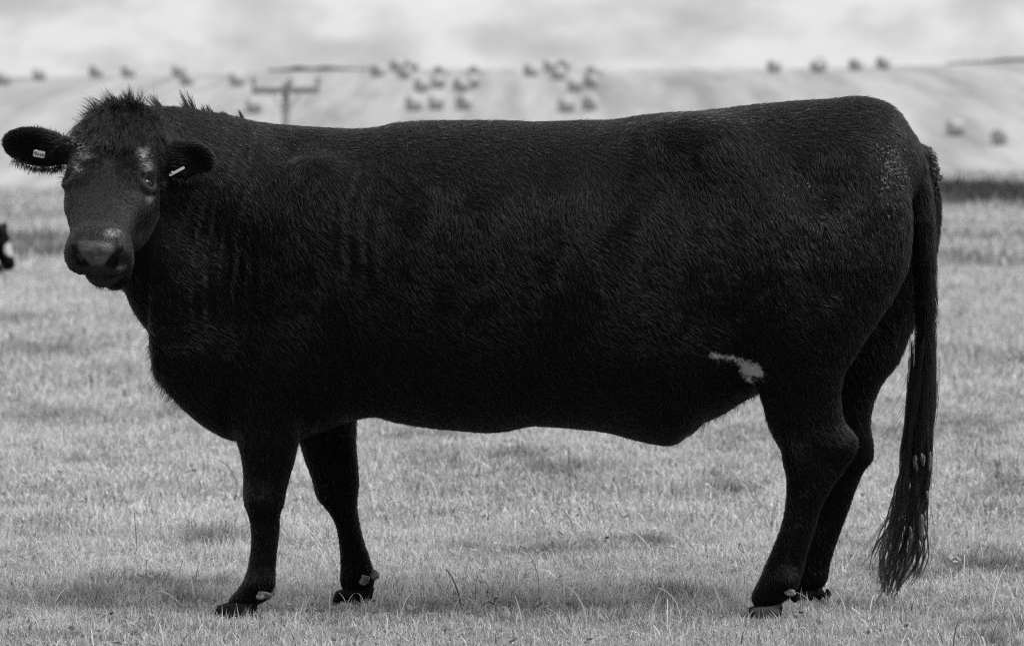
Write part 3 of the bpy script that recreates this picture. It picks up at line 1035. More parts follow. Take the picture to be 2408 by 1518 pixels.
def sample(n, weight=None):
    p = ar if weight is None else ar * weight
    i = rng.choice(len(ar), n, p=p / p.sum())
    u, v = rng.random((n, 1)), rng.random((n, 1))
    q = fa[i]
    P = (q[:, 0] * (1 - u) + q[:, 1] * u) * (1 - v) + (q[:, 3] * (1 - u) + q[:, 2] * u) * v
    return P, fn[i], i

def grow(P, N, dirs, ln, k, lift, noise, droop=0.0):
    T = nrm(dirs - N * (dirs * N).sum(1, keepdims=True))
    T = nrm(T + noise * rng.normal(size=P.shape))
    out = [P - N * 0.001]
    p = P - N * 0.001
    L = ln[:, None] / (k - 1)
    for j in range(k - 1):
        a = lift[:, None] * (1 - 0.75 * j / max(k - 2, 1))
        st = nrm(T * np.cos(a) + N * np.sin(a) + np.array([0, 0, -droop * j]) + 0.25 * noise * rng.normal(size=P.shape))
        p = p + st * L
        out.append(p)
    return np.stack(out, 1)

def clump(G, cell, amount, seed=1):
    """draw the tips of neighbouring hairs together into locks"""
    r = G[:, 0]
    j = np.stack([noise2(r[:, 0] + 3, r[:, 2] + r[:, 1], cell * 1.7, seed + q) - .5 for q in range(3)], -1) * cell * 1.6
    key = np.floor((r + j) / cell).astype(np.int64) + 4000
    key = key[:, 0] * 10 ** 10 + key[:, 1] * 10 ** 5 + key[:, 2]
    _, inv, cnt = np.unique(key, return_inverse=True, return_counts=True)
    inv = inv.ravel()
    k = G.shape[1]
    out = G.copy()
    for q in range(1, k):
        m = np.stack([np.bincount(inv, G[:, q, c]) for c in range(3)], -1) / cnt[:, None]
        t = amount * (q / (k - 1)) ** 1.3
        out[:, q] = G[:, q] * (1 - t) + m[inv] * t
    return out

WH = H(.150, 0, .004)                                                  # the whorl on the forehead
def comb(P, N):
    h = (P - HO) @ HB
    dirs = np.tile(np.array([0.55, 0.0, -0.85]), (len(P), 1))
    px, row = proj(P)
    back = sstep(360, 300, row) * sstep(430, 600, px)
    dirs[:, 0] += back * 0.9
    rump = sstep(1850, 2100, px)
    dirs[:, 0] -= rump * 0.45
    legm = (P[:, 2] < 0.5)
    dirs[legm] = (0.12, 0, -1)
    # swirl noise so that the coat lies in locks
    a = 1.1 * (noise2(P[:, 0], P[:, 2], .10, 31) - .5) + 0.8 * (noise2(P[:, 0], P[:, 2], .03, 32) - .5)
    ca, sa = np.cos(a), np.sin(a)
    dirs = np.stack([dirs[:, 0] * ca - dirs[:, 2] * sa, dirs[:, 1], dirs[:, 0] * sa + dirs[:, 2] * ca], -1)
    hm = (h[:, 0] > -.05) & (h[:, 0] < .5) & (np.abs(h[:, 1]) < .15) & (h[:, 2] > -.25) & (P[:, 1] < -.33) & (px < 378)
    hd = nrm(P - WH) + 0.35 * fw * (h[:, 0:1] > .17)
    dirs[hm] = hd[hm]
    ear = ((px < 158) | ((px > 380) & (px < 505) & (row > 325) & (row < 440) & (P[:, 1] < -.36)))
    dirs[ear & (px < 158)] = EL_T - EL_R
    dirs[ear & (px > 380)] = ER_T - ER_R
    return dirs, hm, ear

def coat(n):
    wgt = np.where(fc[:, 1] < 0.12, 1.0, 0.35) * np.where(fc[:, 2] < 0.09, 0.2, 1.0)
    h = (fc - HO) @ HB
    nose = (h[:, 0] > .402) & (np.abs(h[:, 1] - .006) < .052) & (h[:, 2] > -.075) & (fc[:, 1] < -.4)
    onhead = (h[:, 0] > -.05) & (h[:, 0] < .5) & (np.abs(h[:, 1]) < .15) & (h[:, 2] > -.1) & (fc[:, 1] < -.38)
    wgt = np.where(nose, 0.02, np.where(onhead, 2.4, wgt))
    for E_ in EYES:
        wgt = np.where(np.linalg.norm(fc - E_, axis=1) < .036, 0.0, wgt)
    P, N, i = sample(n, wgt)
    dirs, hm, ear = comb(P, N)
    ln = np.full(n, .024)
    ln[P[:, 2] < .5] = .015
    hh = (P - HO) @ HB
    ln[hm] = (.010 + .017 * np.exp(-((hh[:, 0] - .10) / .11) ** 2 - (hh[:, 1] / .07) ** 2))[hm]
    ln[ear] = .014
    px, row = proj(P)
    ln = np.where((px > 400) & (px < 900) & (row < 330), .022, ln)
    ln = ln * rng.uniform(.6, 1.3, n)
    lift = np.full(n, R(8)) + np.abs(rng.normal(0, R(6), n))
    G = grow(P, N, dirs, ln, 4, lift, .12)
    G = clump(G, .011, .45)
    pa = pale_at(P + rng.normal(0, .005, P.shape) * np.array([1, 0, 1]))
    # sun bleached hairs, and more pale ones on the thigh, flank, loin and shoulder
    pale_zone = np.exp(-((px - 1960) / 190) ** 2 - ((row - 590) / 170) ** 2) + .5 * np.exp(-((px - 1060) / 220) ** 2 - ((row - 430) / 130) ** 2) + .5 * np.exp(-((px - 1690) / 200) ** 2 - ((row - 300) / 60) ** 2) + .4 * np.exp(-((px - 640) / 90) ** 2 - ((row - 470) / 160) ** 2)
    pale_zone = pale_zone * (1 - hm)
    m = rng.random(n) < .05 * (1 - .8 * hm) + .30 * pale_zone * (.3 + 1.2 * noise2(P[:, 0], P[:, 2], .07, 71))
    pa = np.maximum(pa, m * rng.uniform(.0, .11, n) * (.5 + pale_zone))
    face = glints_and_rims(px, row)
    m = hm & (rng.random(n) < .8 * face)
    pa = np.maximum(pa, m * rng.uniform(.25, 1.3, n))                  # highlights painted into the face hair, and pale nostril rims
    return G, .00055 * rng.uniform(.7, 1.3, n), pa
G, rad, pa = coat(420000)
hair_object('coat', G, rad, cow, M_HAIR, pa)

# forelock: long hair over the poll, falling onto the forehead and standing up at the top
h = (fc - HO) @ HB
wt = np.exp(-((h[:, 0] - .0) / .045) ** 2 - ((h[:, 1] - .01) / .065) ** 2) * (h[:, 2] > -.12) * (fc[:, 1] < -.3)
P, N, _ = sample(5600, wt)
hh = (P - HO) @ HB
lock = rng.normal(size=(len(P), 3)) * .12
ci = np.stack([noise2(hh[:, 0] + 9, hh[:, 1], .018, 41 + j) - .5 for j in range(3)], -1) * 1.3
dirs = nrm(fw * .9 + rt * hh[:, 1:2] * 5 + lock + ci)
G1 = grow(P, N, dirs, .070 * rng.uniform(.5, 1.2, len(P)), 7, np.full(len(P), R(20)), .10, .06)
wt2 = np.exp(-((h[:, 0] + .035) / .028) ** 2 - ((h[:, 1] - .005) / .06) ** 2) * (h[:, 2] > -.15) * (fc[:, 1] < -.25)
P, N, _ = sample(1500, wt2)
hh = (P - HO) @ HB
ci = np.stack([noise2(hh[:, 0] + 5, hh[:, 1], .016, 51 + j) - .5 for j in range(3)], -1) * 1.2
dirs = nrm(np.array([0, 0, 1.0]) + rt * (hh[:, 1:2] * 9 - .25) + ci)
L = .058 * (.25 + 1.1 * noise2(hh[:, 1], hh[:, 0], .022, 57) ** 1.5) * rng.uniform(.6, 1.2, len(P))
st = [P]
p = P
for j in range(6):
    p = p + nrm(dirs + np.array([.0, 0, -.06 * j]) + .1 * rng.normal(size=P.shape)) * L[:, None] / 6
    st.append(p)
G2 = np.stack(st, 1)
G1, G2 = clump(G1, .013, .75, 3), clump(G2, .011, .55, 4)
hair_object('forelock', np.concatenate([G1, G2]), .0006 * rng.uniform(.7, 1.3, len(G1) + len(G2)), cow, M_HAIR)

# mane: tufts along the crest of the neck, swept back
def crest(n, lo, hi, lnf, ddir, clump, name):
    px = rng.uniform(lo, hi, n)
    x = (px - CX) * D0 / FPX
    z = spline(x, tx, ttop)
    y = spline(x, tx, TR[:, 3]) + rng.normal(0, .025, n)
    P = np.stack([x, y, z - .012 - np.abs(y - spline(x, tx, TR[:, 3])) * .3], -1)
    g = noise2(px, px * 0, clump, 61)
    ln = lnf(px) * (.6 + .6 * g ** 2) * rng.uniform(.5, 1.2, n)
    ci = np.stack([noise2(px, y * 400, clump * .7, 62 + j) - .5 for j in range(3)], -1) * .7
    d = nrm(np.array(ddir) + ci)
    st = [P]
    p = P
    for j in range(5):
        p = p + nrm(d + np.array([.08 * j, 0, -.03 * j]) + .08 * rng.normal(size=P.shape)) * ln[:, None] / 5
        st.append(p)
    return np.stack(st, 1)
def tufts(p):
    v = np.full(len(p), .020)
    for c_, a_, w_ in ((402, .115, 7), (424, .05, 8), (470, .085, 12), (512, .075, 10), (548, .06, 12), (585, .05, 12)):
        v = v + a_ * np.exp(-((p - c_) / w_) ** 2)
    return v
C = [crest(3200, 378, 640, tufts, (-.62, -.05, .75), 9, 'mane'),
     crest(1800, 600, 920, lambda p: np.full(len(p), .022), (-.5, 0, .6), 15, 'mane'),
     crest(1300, 950, 1430, lambda p: np.full(len(p), .018), (.5, 0, .6), 12, 'mane'),
     crest(900, 1950, 2075, lambda p: .022 + .05 * np.exp(-((p - 1988) / 12) ** 2) + .05 * np.exp(-((p - 2045) / 14) ** 2), (.75, 0, .35), 18, 'mane')]
C = clump(np.concatenate(C), .016, .8, 5)
hair_object('mane', C, .0006 * rng.uniform(.7, 1.2, len(C)), cow, M_HAIR)

# fringe of the dewlap, belly and ears
def edge(px, row, y, n, d, ln, jit=.01):
    P = np.array([W(a, b, y) for a, b in zip(px, row)])
    i = rng.random(n) * (len(P) - 1)
    k = i.astype(int)
    t = (i - k)[:, None]
    p = P[k] * (1 - t) + P[k + 1] * t + rng.normal(0, jit, (n, 3)) * np.array([.6, 1, .6])
    dd = nrm(np.array(d) + .35 * rng.normal(size=(n, 3)) * np.array([1, .5, 1]))
    L = ln * rng.uniform(.3, 1.2, n)
    st = [p]
    for j in range(4):
        p = p + nrm(dd + np.array([0, 0, -.12 * j])) * L[:, None] / 4
        st.append(p)
    return np.stack(st, 1)
E = [edge([362, 368, 382, 400, 430], [790, 850, 885, 915, 945], -.26, 420, (-.5, 0, -.7), .045),
     edge([305, 330, 352], [690, 735, 775], -.33, 160, (-.5, 0, -.6), .018),
     edge([900, 960, 1040, 1150], [978, 990, 1000, 1008], 0, 200, (.3, 0, -.8), .018),
     edge([1300, 1400, 1500, 1560, 1600], [992, 1000, 1028, 1038, 1030], 0, 260, (.3, 0, -.8), .018),
     edge([1640, 1690, 1740, 1785], [996, 968, 940, 914], -.05, 300, (.2, 0, -.9), .028),
     edge([35, 80, 120, 150], [374, 393, 396, 388], -.39, 700, (-.35, -.1, -.8), .022, .008),
     edge([20, 45, 80, 130, 150], [335, 312, 302, 314, 325], -.38, 360, (-.1, 0, 1), .014, .006),
     edge([395, 410, 440, 480], [400, 420, 425, 405], -.42, 320, (.2, -.1, -.9), .025, .006),
     edge([225, 245, 270, 295], [672, 680, 680, 672], -.58, 120, (-.1, 0, -1), .007, .006)]
E = clump(np.concatenate(E), .012, .7, 6)
hair_object('fringe', E, np.full(len(E), .0006), cow, M_HAIR)

# eyelashes
EL = []
for s, E_ in zip((-1, 1), EYES):
    o_ = HB @ nrm(np.array([-.05, s * .72, .62]))
    tb = nrm(np.cross(o_, fw))
    ta = np.cross(tb, o_)
    ta = ta * np.sign(ta @ fw)
    for q in range(60):
        u_ = rng.uniform(-1.1, 1.1)
        v_ = .5 * (1 - (u_ / 1.3) ** 2) + .05
        n_ = o_ * math.cos(u_) * math.cos(v_) + tb * math.sin(u_) - ta * math.sin(v_) * math.cos(u_)
        p = E_ + .036 * n_
        d0 = nrm(n_ * .9 + rt * s * .5 + .15 * rng.normal(size=3))
        st = [p]
        for j in range(4):
            p = p + (d0 + np.array([0, 0, -.20 * j + .1])) * .0065
            st.append(p)
        EL.append(st)
EL = np.array(EL)
hair_object('eyelashes', EL, np.full(len(EL), .0005), cow, M_HAIR)

# tail switch: wavy locks hanging from the tail
def switch():
    out, rads = [], []
    tp = np.array([W(*t[:3]) for t in TAIL])
    tl = np.concatenate([[0], np.cumsum(np.linalg.norm(np.diff(tp, axis=0), axis=1))])
    def along(u):
        return np.array([np.interp(u * tl[-1], tl, tp[:, j]) for j in range(3)])
    # short hair lying down the dock
    for _ in range(2600):
        u = rng.uniform(.12, .98)
        c = along(u)
        a = rng.uniform(0, 2 * np.pi)
        r = np.interp(u, [0, .3, .6, 1], [.045, .034, .026, .012])
        p = c + np.array([math.cos(a) * r, math.sin(a) * r, 0])
        o = np.array([math.cos(a), math.sin(a), 0])
        L = rng.uniform(.03, .075) * (0.7 + u)
        t = nrm(along(min(u + .05, 1)) - along(max(u - .05, 0)))
        st = [p]
        for j in range(5):
            p = p + nrm(t + o * (.22 - .07 * j) + .07 * rng.normal(size=3)) * L / 5
            st.append(p)
        while len(st) < 14:
            st.insert(1, st[0] * .5 + st[1] * .5)
        out.append(st)
        rads.append(.0008)
    # locks: column track by row, with width
    rows = np.array([820, 900, 980, 1060, 1140, 1220, 1300, 1360, 1410])
    locks = [([2150, 2148, 2140, 2128, 2118, 2100, 2065, 2035, 2015], 1325, 22), ([2155, 2152, 2144, 2132, 2122, 2108, 2090, 2070, 2060], 1300, 20), ([2160, 2150, 2140, 2130, 2126, 2115, 2100, 2094, 2092], 1385, 16),
             ([2165, 2160, 2152, 2146, 2138, 2126, 2108, 2100, 2100], 1400, 16), ([2172, 2168, 2160, 2156, 2148, 2140, 2122, 2108, 2100], 1405, 15), ([2180, 2176, 2170, 2162, 2156, 2150, 2136, 2118, 2104], 1395, 14), ([2186, 2184, 2178, 2172, 2166, 2158, 2150, 2130, 2106], 1400, 13),
             ([2190, 2192, 2186, 2182, 2178, 2170, 2160, 2145, 2120], 1370, 12), ([2192, 2194, 2190, 2184, 2184, 2176, 2172, 2158, 2130], 1360, 9), ([2176, 2172, 2164, 2160, 2150, 2130, 2112, 2096, 2084], 1420, 10), ([2168, 2164, 2150, 2138, 2120, 2104, 2088, 2090, 2096], 1395, 12)]
    for li, (cols, end, wd) in enumerate(locks):
        yy = -.03 + rng.normal(0, .018)
        ph = rng.uniform(0, 6.28)
        for sub in range(8):
            oxs, oys = rng.normal(0, wd * .45), rng.normal(0, .014)
            ends = end + 18 - abs(rng.normal(0, 35)) if rng.random() < .75 else rng.uniform(1050, end)
            phs, amp = ph + rng.normal(0, .9), rng.uniform(5, 12)
            bnd, fl = rng.normal(-5, 10), rng.uniform(20, 34)
            for _ in range(19):
                r0 = rng.uniform(790, 950)
                r1 = ends - abs(rng.normal(0, 22))
                rr = np.linspace(r0, r1, 14)
                c = spline(rr, rows.astype(float), np.array(cols, float))
                t_ = np.clip((rr - 950) / 420, 0, 1.1)
                ox = oxs + rng.normal(0, 1.5) + np.interp(t_, [0, .6, 1.1], [rng.normal(0, 3), 0, rng.normal(0, 2.2)])
                wv = amp * np.sin(rr / fl + phs) * t_ + bnd * t_ ** 2
                shr = np.interp(rr, [r0, end], [1, .5])
                st = [W(ci_ + o_ * s_ + w_, r_, yy + oys * s_) for ci_, o_, r_, s_, w_ in zip(c, ox, rr, shr, wv)]
                out.append(st)
                rads.append(.00065)
    for _ in range(34):                                                   # stray hairs
        r0 = rng.uniform(840, 1200)
        p = W(rng.choice([2140, 2190]) + rng.normal(0, 6), r0, -.03)
        d = np.array([-.25 if p[0] < 1.18 else .12, 0, -1]) + .15 * rng.normal(size=3)
        st = []
        for j in range(14):
            st.append(p)
            p = p + nrm(d + np.array([-.03 * j if d[0] < 0 else -.04 * j, 0, 0])) * .012
        out.append(st)
        rads.append(.0005)
    for q in range(5):                                                    # wisps blown out to the left of the tip
        rr0 = np.array([1120, 1170, 1220, 1260, 1290, 1315]) + 14 * q
        cc0 = np.array([2122, 2104, 2084, 2058, 2032, 2006]) + 13 * q
        for _ in range(9):
            u = np.linspace(0, rng.uniform(.75, 1), 14)
            rr = np.interp(u, np.linspace(0, 1, 6), rr0) + rng.normal(0, 2) + 4 * np.sin(u * 7 + q)
            c = np.interp(u, np.linspace(0, 1, 6), cc0) + rng.normal(0, 2.5) + rng.normal(0, 5) * u
            out.append([W(ci_, r_, -.035) for ci_, r_ in zip(c, rr)])
            rads.append(.0006)
    return np.array(out), np.array(rads)
S, sr = switch()
hair_object('tail_hair', S, sr, cow, hair_material('tail_hair', .003, .5, .22, 1.36), tip=.35)

# ------------------------------------------------------------------ eyes
M_EYE = plain('eye_dark', 0.003, 0.08, spec=0.3)
for E_ in EYES:
    link('eye', fast_mesh('eye', ICO3 * .0265 + E_, [ICO3F]), cow, [M_EYE])

# ------------------------------------------------------------------ hooves and dew claws
M_HOOF = plain('hoof_pale', 0.06, 0.85, 0.05, 45, spec=0.15, bump=0.4)
M_HOOFD = plain('hoof_dark', 0.010, 0.85, 0.006, 60, spec=0.08, bump=0.2)
M_DEW = plain('dew_claw_pale', 0.20, 0.85, 0.13, 90, bump=0.8)
def hoof(px0, px1, row_top, depth, m, toe=-0.03):
    """two claws side by side, sloping forwards to the toe"""
    d = D0 + depth
    x0, x1 = (px0 - CX) * d / FPX, (px1 - CX) * d / FPX
    zt = EYE - (row_top - HOR) * d / FPX
    ln = x1 - x0
    Vh, Fh = [], []
    for s in (-1, 1):
        off = len(Vh)
        secs = []
        for t, (z, f0, f1, wv) in enumerate([(0.0, toe, 0.92, 1.0), (zt * .35, toe * .7, .95, 1.02), (zt * .75, toe * .2, .98, .96), (zt, .02, 1.0, .82), (zt + .012, .08, .96, .5)]):
            n = 16
            for k in range(n):
                a = 2 * np.pi * k / n
                ux, uy = math.cos(a), math.sin(a)
                xx = x0 + ln * (0.5 * (f0 / abs(ln) * (1 if abs(f0) < .2 else 1) + f1) if False else 0)
                lo, hi = x0 + f0, x0 + ln * f1
                cx_, hx_ = 0.5 * (lo + hi), 0.5 * (hi - lo)
                cy_, hy_ = depth + s * .0255 * wv, .024 * wv
                e = 0.75
                px_ = np.sign(ux) * abs(ux) ** e
                py_ = np.sign(uy) * abs(uy) ** e
                nar = 1 - .25 * max(-px_, 0)
                Vh.append([cx_ + hx_ * px_, cy_ + hy_ * py_ * nar, z])
        for t in range(4):
            for k in range(16):
                Fh.append([off + t * 16 + k, off + t * 16 + (k + 1) % 16, off + t * 16 + 16 + (k + 1) % 16, off + t * 16 + 16 + k])
    o = link('hoof', fast_mesh('hoof', np.array(Vh), [np.array(Fh)]), cow, [m])
    return o
hoof(512, 606, 1419, -.19, M_HOOFD, -.012)
hoof(1760, 1840, 1424, -.19, M_HOOF, .004)['label'] = 'pale hoof of the near hind leg'
hoof(790, 880, 1385, .19, M_HOOFD, -.01)
hoof(1850, 1936, 1388, .19, M_HOOFD, -.01)
def lump(v, amp, seed):
    r = np.random.default_rng(seed)
    k = r.normal(size=(6, 3)) * 2.4
    p = r.uniform(0, 6, 6)
    s = sum(np.sin(v @ k[i] + p[i]) for i in range(6)) / 6
    return v * (1 + amp * s)[:, None]
for i, (px, row, y, r, m) in enumerate([(619, 1398, -.232, (.019, .013, .013), M_DEW), (637, 1392, -.19, (.012, .014, .014), M_DEW), (858, 1362, .152, (.016, .011, .014), M_DEW), (882, 1352, .17, (.014, .012, .016), M_DEW), (1857, 1392, -.232, (.017, .011, .011), M_DEW), (1872, 1404, -.20, (.013, .012, .014), M_HOOFD), (1925, 1395, .15, (.015, .012, .014), M_HOOFD), (1944, 1398, .18, (.012, .012, .014), M_HOOFD)]):
    vv = lump(ICO3, .55, i + 20) * np.array(r) + W(px, row, y)
    link('dewclaw', fast_mesh('dewclaw', vv, [ICO3F]), cow, [m])

# ------------------------------------------------------------------ ear tags
M_TAG = plain('tag_white', 0.5, 0.5)
M_INK = plain('tag_ink', 0.02, 0.6)
def rounded_plate(wd, ht, th, r=.004):
    pts = []
    for cx_, cy_, a0 in ((wd / 2 - r, ht / 2 - r, 0), (-wd / 2 + r, ht / 2 - r, 90), (-wd / 2 + r, -ht / 2 + r, 180), (wd / 2 - r, -ht / 2 + r, 270)):
        for k in range(5):
            a = R(a0 + 22.5 * k)
            pts.append((cx_ + r * math.cos(a), cy_ + r * math.sin(a)))
    n = len(pts)
    V_ = [(x, y, th / 2) for x, y in pts] + [(x, y, -th / 2) for x, y in pts]
    F_ = [[k, (k + 1) % n, n + (k + 1) % n, n + k][::-1] for k in range(n)]
    me = bpy.data.meshes.new('ear_tag')
    me.from_pydata(V_, [], F_ + [list(range(n)), list(range(2 * n - 1, n - 1, -1))])
    me.update()
    return me
def text_mesh(s, size):
    cu = bpy.data.curves.new('txt', 'FONT')
    cu.body = s
    cu.size = size
    cu.align_x = 'CENTER'
    cu.align_y = 'CENTER'
    cu.extrude = 0.0003
    o = bpy.data.objects.new('txt', cu)
    COL.objects.link(o)
    dg = bpy.context.evaluated_depsgraph_get()
    me = bpy.data.meshes.new_from_object(o.evaluated_get(dg))
    bpy.data.objects.remove(o)
    me.name = 'tag_number'
    return me
def place_tag(pt, xa, na, wd, ht, number, lab):
    xa = xa / np.linalg.norm(xa)
    na = na - xa * (na @ xa)
    na /= np.linalg.norm(na)
    ya = np.cross(na, xa)
    Mx = Matrix(((xa[0], ya[0], na[0], pt[0]), (xa[1], ya[1], na[1], pt[1]), (xa[2], ya[2], na[2], pt[2]), (0, 0, 0, 1)))
    o = link('ear_tag', rounded_plate(wd, ht, .002), cow, [M_TAG])
    o.matrix_local = Mx
    if lab:
        o['label'] = lab
    if number:
        tme = text_mesh(number, .0118)
        tme.materials.clear()
        tn = link('tag_number', tme, o, [M_INK])
        tn.location = (0.001, -.002, .0014)
    # the stud through the ear
    sv = ICO2 * np.array([.004, .004, .004]) + np.array([-wd * .28, ht * .36, .001])
    link('stud', fast_mesh('stud', sv, [ICO2F]), o, [M_TAG])
    return o
place_tag(W(92, 362, -.425), np.array([1, -.05, -.17]), np.array([-.1, -1, .1]), .033, .019, '100480', 'white ear tag printed with a black number')
place_tag(W(416, 403, -.452), np.array([.86, -.1, .46]), np.array([.25, -.75, .7]), .049, .009, None, 'white ear tag seen edge on')

# ------------------------------------------------------------------ dried mud
M_MUD = plain('dried_mud', 0.085, 0.6, 0.06, 90, bump=0.6)
M_MUDT = plain('dung_on_tail', 0.13, 0.9, 0.06, 120, bump=0.8)
M_MUDP = plain('pale_mud', 0.20, 0.95, 0.09, 90, bump=0.6)
def crumbs(centres, n, spread, size, m, seed, mx=None):
    r = np.random.default_rng(seed)
    px, row = proj(fc)
    Vc, Fc, off = [], [], 0
    near = fn[:, 1] < -0.15 if mx is None else fn[:, 1] < mx
    for (cx_, cy_), k in zip(centres, n):
        wgt = np.exp(-((px - cx_) / spread[0]) ** 2 - ((row - cy_) / spread[1]) ** 2) * near
        # keep the layer nearest to the camera
        wgt = wgt * (fc[:, 1] < (fc[:, 1][wgt > .3].min() + .12 if (wgt > .3).any() else 1))
        i = r.choice(len(fc), k, p=wgt / wgt.sum())
        for j in i:
            v_ = lump(ICO1, .7, int(r.integers(1e6)))
            s_ = size * (.25 + 1.2 * r.random() ** 2.2) * np.array([r.uniform(.4, 1.6), r.uniform(.5, 1.0), r.uniform(.4, 1.6)])
            Vc.append(v_ * s_ + fc[j] + fn[j] * size * r.uniform(.3, 1.2))
            Fc.append(ICO1F + off)
            off += len(v_)
    o = link('dried_mud', fast_mesh('dried_mud', np.concatenate(Vc), [np.concatenate(Fc)], False), cow, [m])
    o['kind'] = 'stuff'                                                # crumbs nobody could count
    return o
crumbs([(190, 305), (215, 300), (240, 325), (185, 320)], [110, 90, 110, 60], (20, 18), .0042, M_MUD, 1)['label'] = 'crusted mud on the head above the left ear'
crumbs([(182, 330), (205, 350), (240, 285)], [30, 34, 8], (12, 12), .0042, M_MUDP, 2)
crumbs([(2085, 365), (2105, 395), (2095, 420)], [150, 220, 130], (24, 24), .0034, M_MUD, 3)['label'] = 'crusted mud on the rump beside the tail'
crumbs([(2095, 400), (2110, 500)], [14, 8], (22, 30), .004, M_MUDP, 4)
crumbs([(2190, 395), (2205, 430)], [60, 60], (10, 22), .005, M_MUD, 5, 0.4)
crumbs([(1850, 448), (1905, 455), (1775, 475)], [7, 6, 4], (34, 22), .0022, M_MUDP, 6)
crumbs([(228, 602)], [5], (5, 5), .0035, M_MUDP, 8)
for i, (px, row, hx, hz_) in enumerate([(2152, 1088, .010, .026), (2170, 1080, .006, .022), (2186, 1086, .006, .028), (2180, 1168, .005, .016), (2142, 1258, .006, .024), (2166, 1240, .009, .034)]):
    vv = lump(ICO3, .6, 40 + i) * np.array([hx, .012, hz_]) + W(px, row, -.046)
    link('dried_mud', fast_mesh('dried_mud', vv, [ICO3F]), cow, [M_MUDT])

# ------------------------------------------------------------------ the calf lying at the left edge
def calf():
    root = empty('calf', (0, 0, 0))
    F = Field(np.arange(-1.35, .42, .013), np.arange(-.42, .42, .013), np.arange(-.02, .75, .013))
    F.ell((-.72, 0, .24), (.48, .25, .25), .03)
    F.ell((-1.02, 0, .24), (.24, .26, .24), .08)
    F.ell((-.40, 0, .26), (.20, .19, .22), .08)
    F.cap((-.42, 0, .30), (-.05, 0, .27), .17, .10, .08)
    F.cap((.0, 0, .29), (.06, 0, .12), .075, .052, .04)            # head lowered, face to the right
    F.ell((.065, 0, .10), (.05, .05, .045), .03)
    F.ell((.0, 0, .33), (.05, .07, .04), .03)
    for s in (-1, 1):
        F.ell((.01, s * .075, .355), (.03, .040, .052), .02)       # ears
        F.cap((-.40, s * .15, .10), (-.05, s * .16, .05), .06, .04, .03)
        F.cap((-.05, s * .16, .05), (-.30, s * .20, .035), .035, .03, .02)
        F.ell((-.95, s * .24, .14), (.22, .08, .14), .05)
        F.cap((-.85, s * .28, .05), (-.55, s * .28, .035), .05, .03, .03)
    v, q = F.mesh()
    v = smooth_mesh(v, q, 2)
    p = (((v[:, 0] - .105) / .045) ** 2 + ((v[:, 2] - .215) / .055) ** 2 < 1).astype(float)
    p = np.maximum(p, ((v[:, 0] > -.02) & (v[:, 0] < .04) & (v[:, 2] < .10)) * .6)
    link('body', fast_mesh('body', v, [q], True, {'pale': p, 'wet_sheen': p * 0}), root, [M_SKIN])
    for s in (-1, 1):
        link('eye', fast_mesh('eye', ICO2 * .013 + np.array([.035, s * .066, .275]), [ICO2F]), root, [M_EYE])
    return root
g, d = ground_point(-2, 652)
cf = calf()
cf.location = (g[0], g[1], g[2] - .01)
cf.rotation_euler = (0, 0, R(-12))
cf.scale = (1.12, 1.12, 1.12)
tag(cf, 'blurred dark calf with a pale muzzle lying in the grass at the left edge', 'calf')

# ------------------------------------------------------------------ straw bales
M_STRAW = plain('straw', 0.44, 0.95, 0.06, 9, bump=0.6)
def bale_mesh():
    n, L, r = 40, 1.22, .66
    Vb, Fb = [], []
    secs = [(-L / 2 - .015, .02), (-L / 2 - .01, .25), (-L / 2, .55), (-L / 2 + .03, .92), (-L / 2 + .12, 1.0), (-L / 4, 1.015), (0, 1.02), (L / 4, 1.015), (L / 2 - .12, 1.0), (L / 2 - .03, .92), (L / 2, .55), (L / 2 + .01, .25), (L / 2 + .015, .02)]
    r0 = np.random.default_rng(5)
    for si, (x, k) in enumerate(secs):
        for j in range(n):
            a = 2 * np.pi * j / n
            rr = r * k * (1 + .012 * r0.normal())
            z = r + rr * math.sin(a)
            z = max(z, .035)
            Vb.append([x + .012 * r0.normal(), rr * math.cos(a), z])
    for s in range(len(secs) - 1):
        for j in range(n):
            Fb.append([s * n + j, s * n + (j + 1) % n, s * n + n + (j + 1) % n, s * n + n + j])
    return fast_mesh('straw_bale', np.array(Vb), [np.array(Fb)])
BM = bale_mesh()
BM.materials.append(M_STRAW)
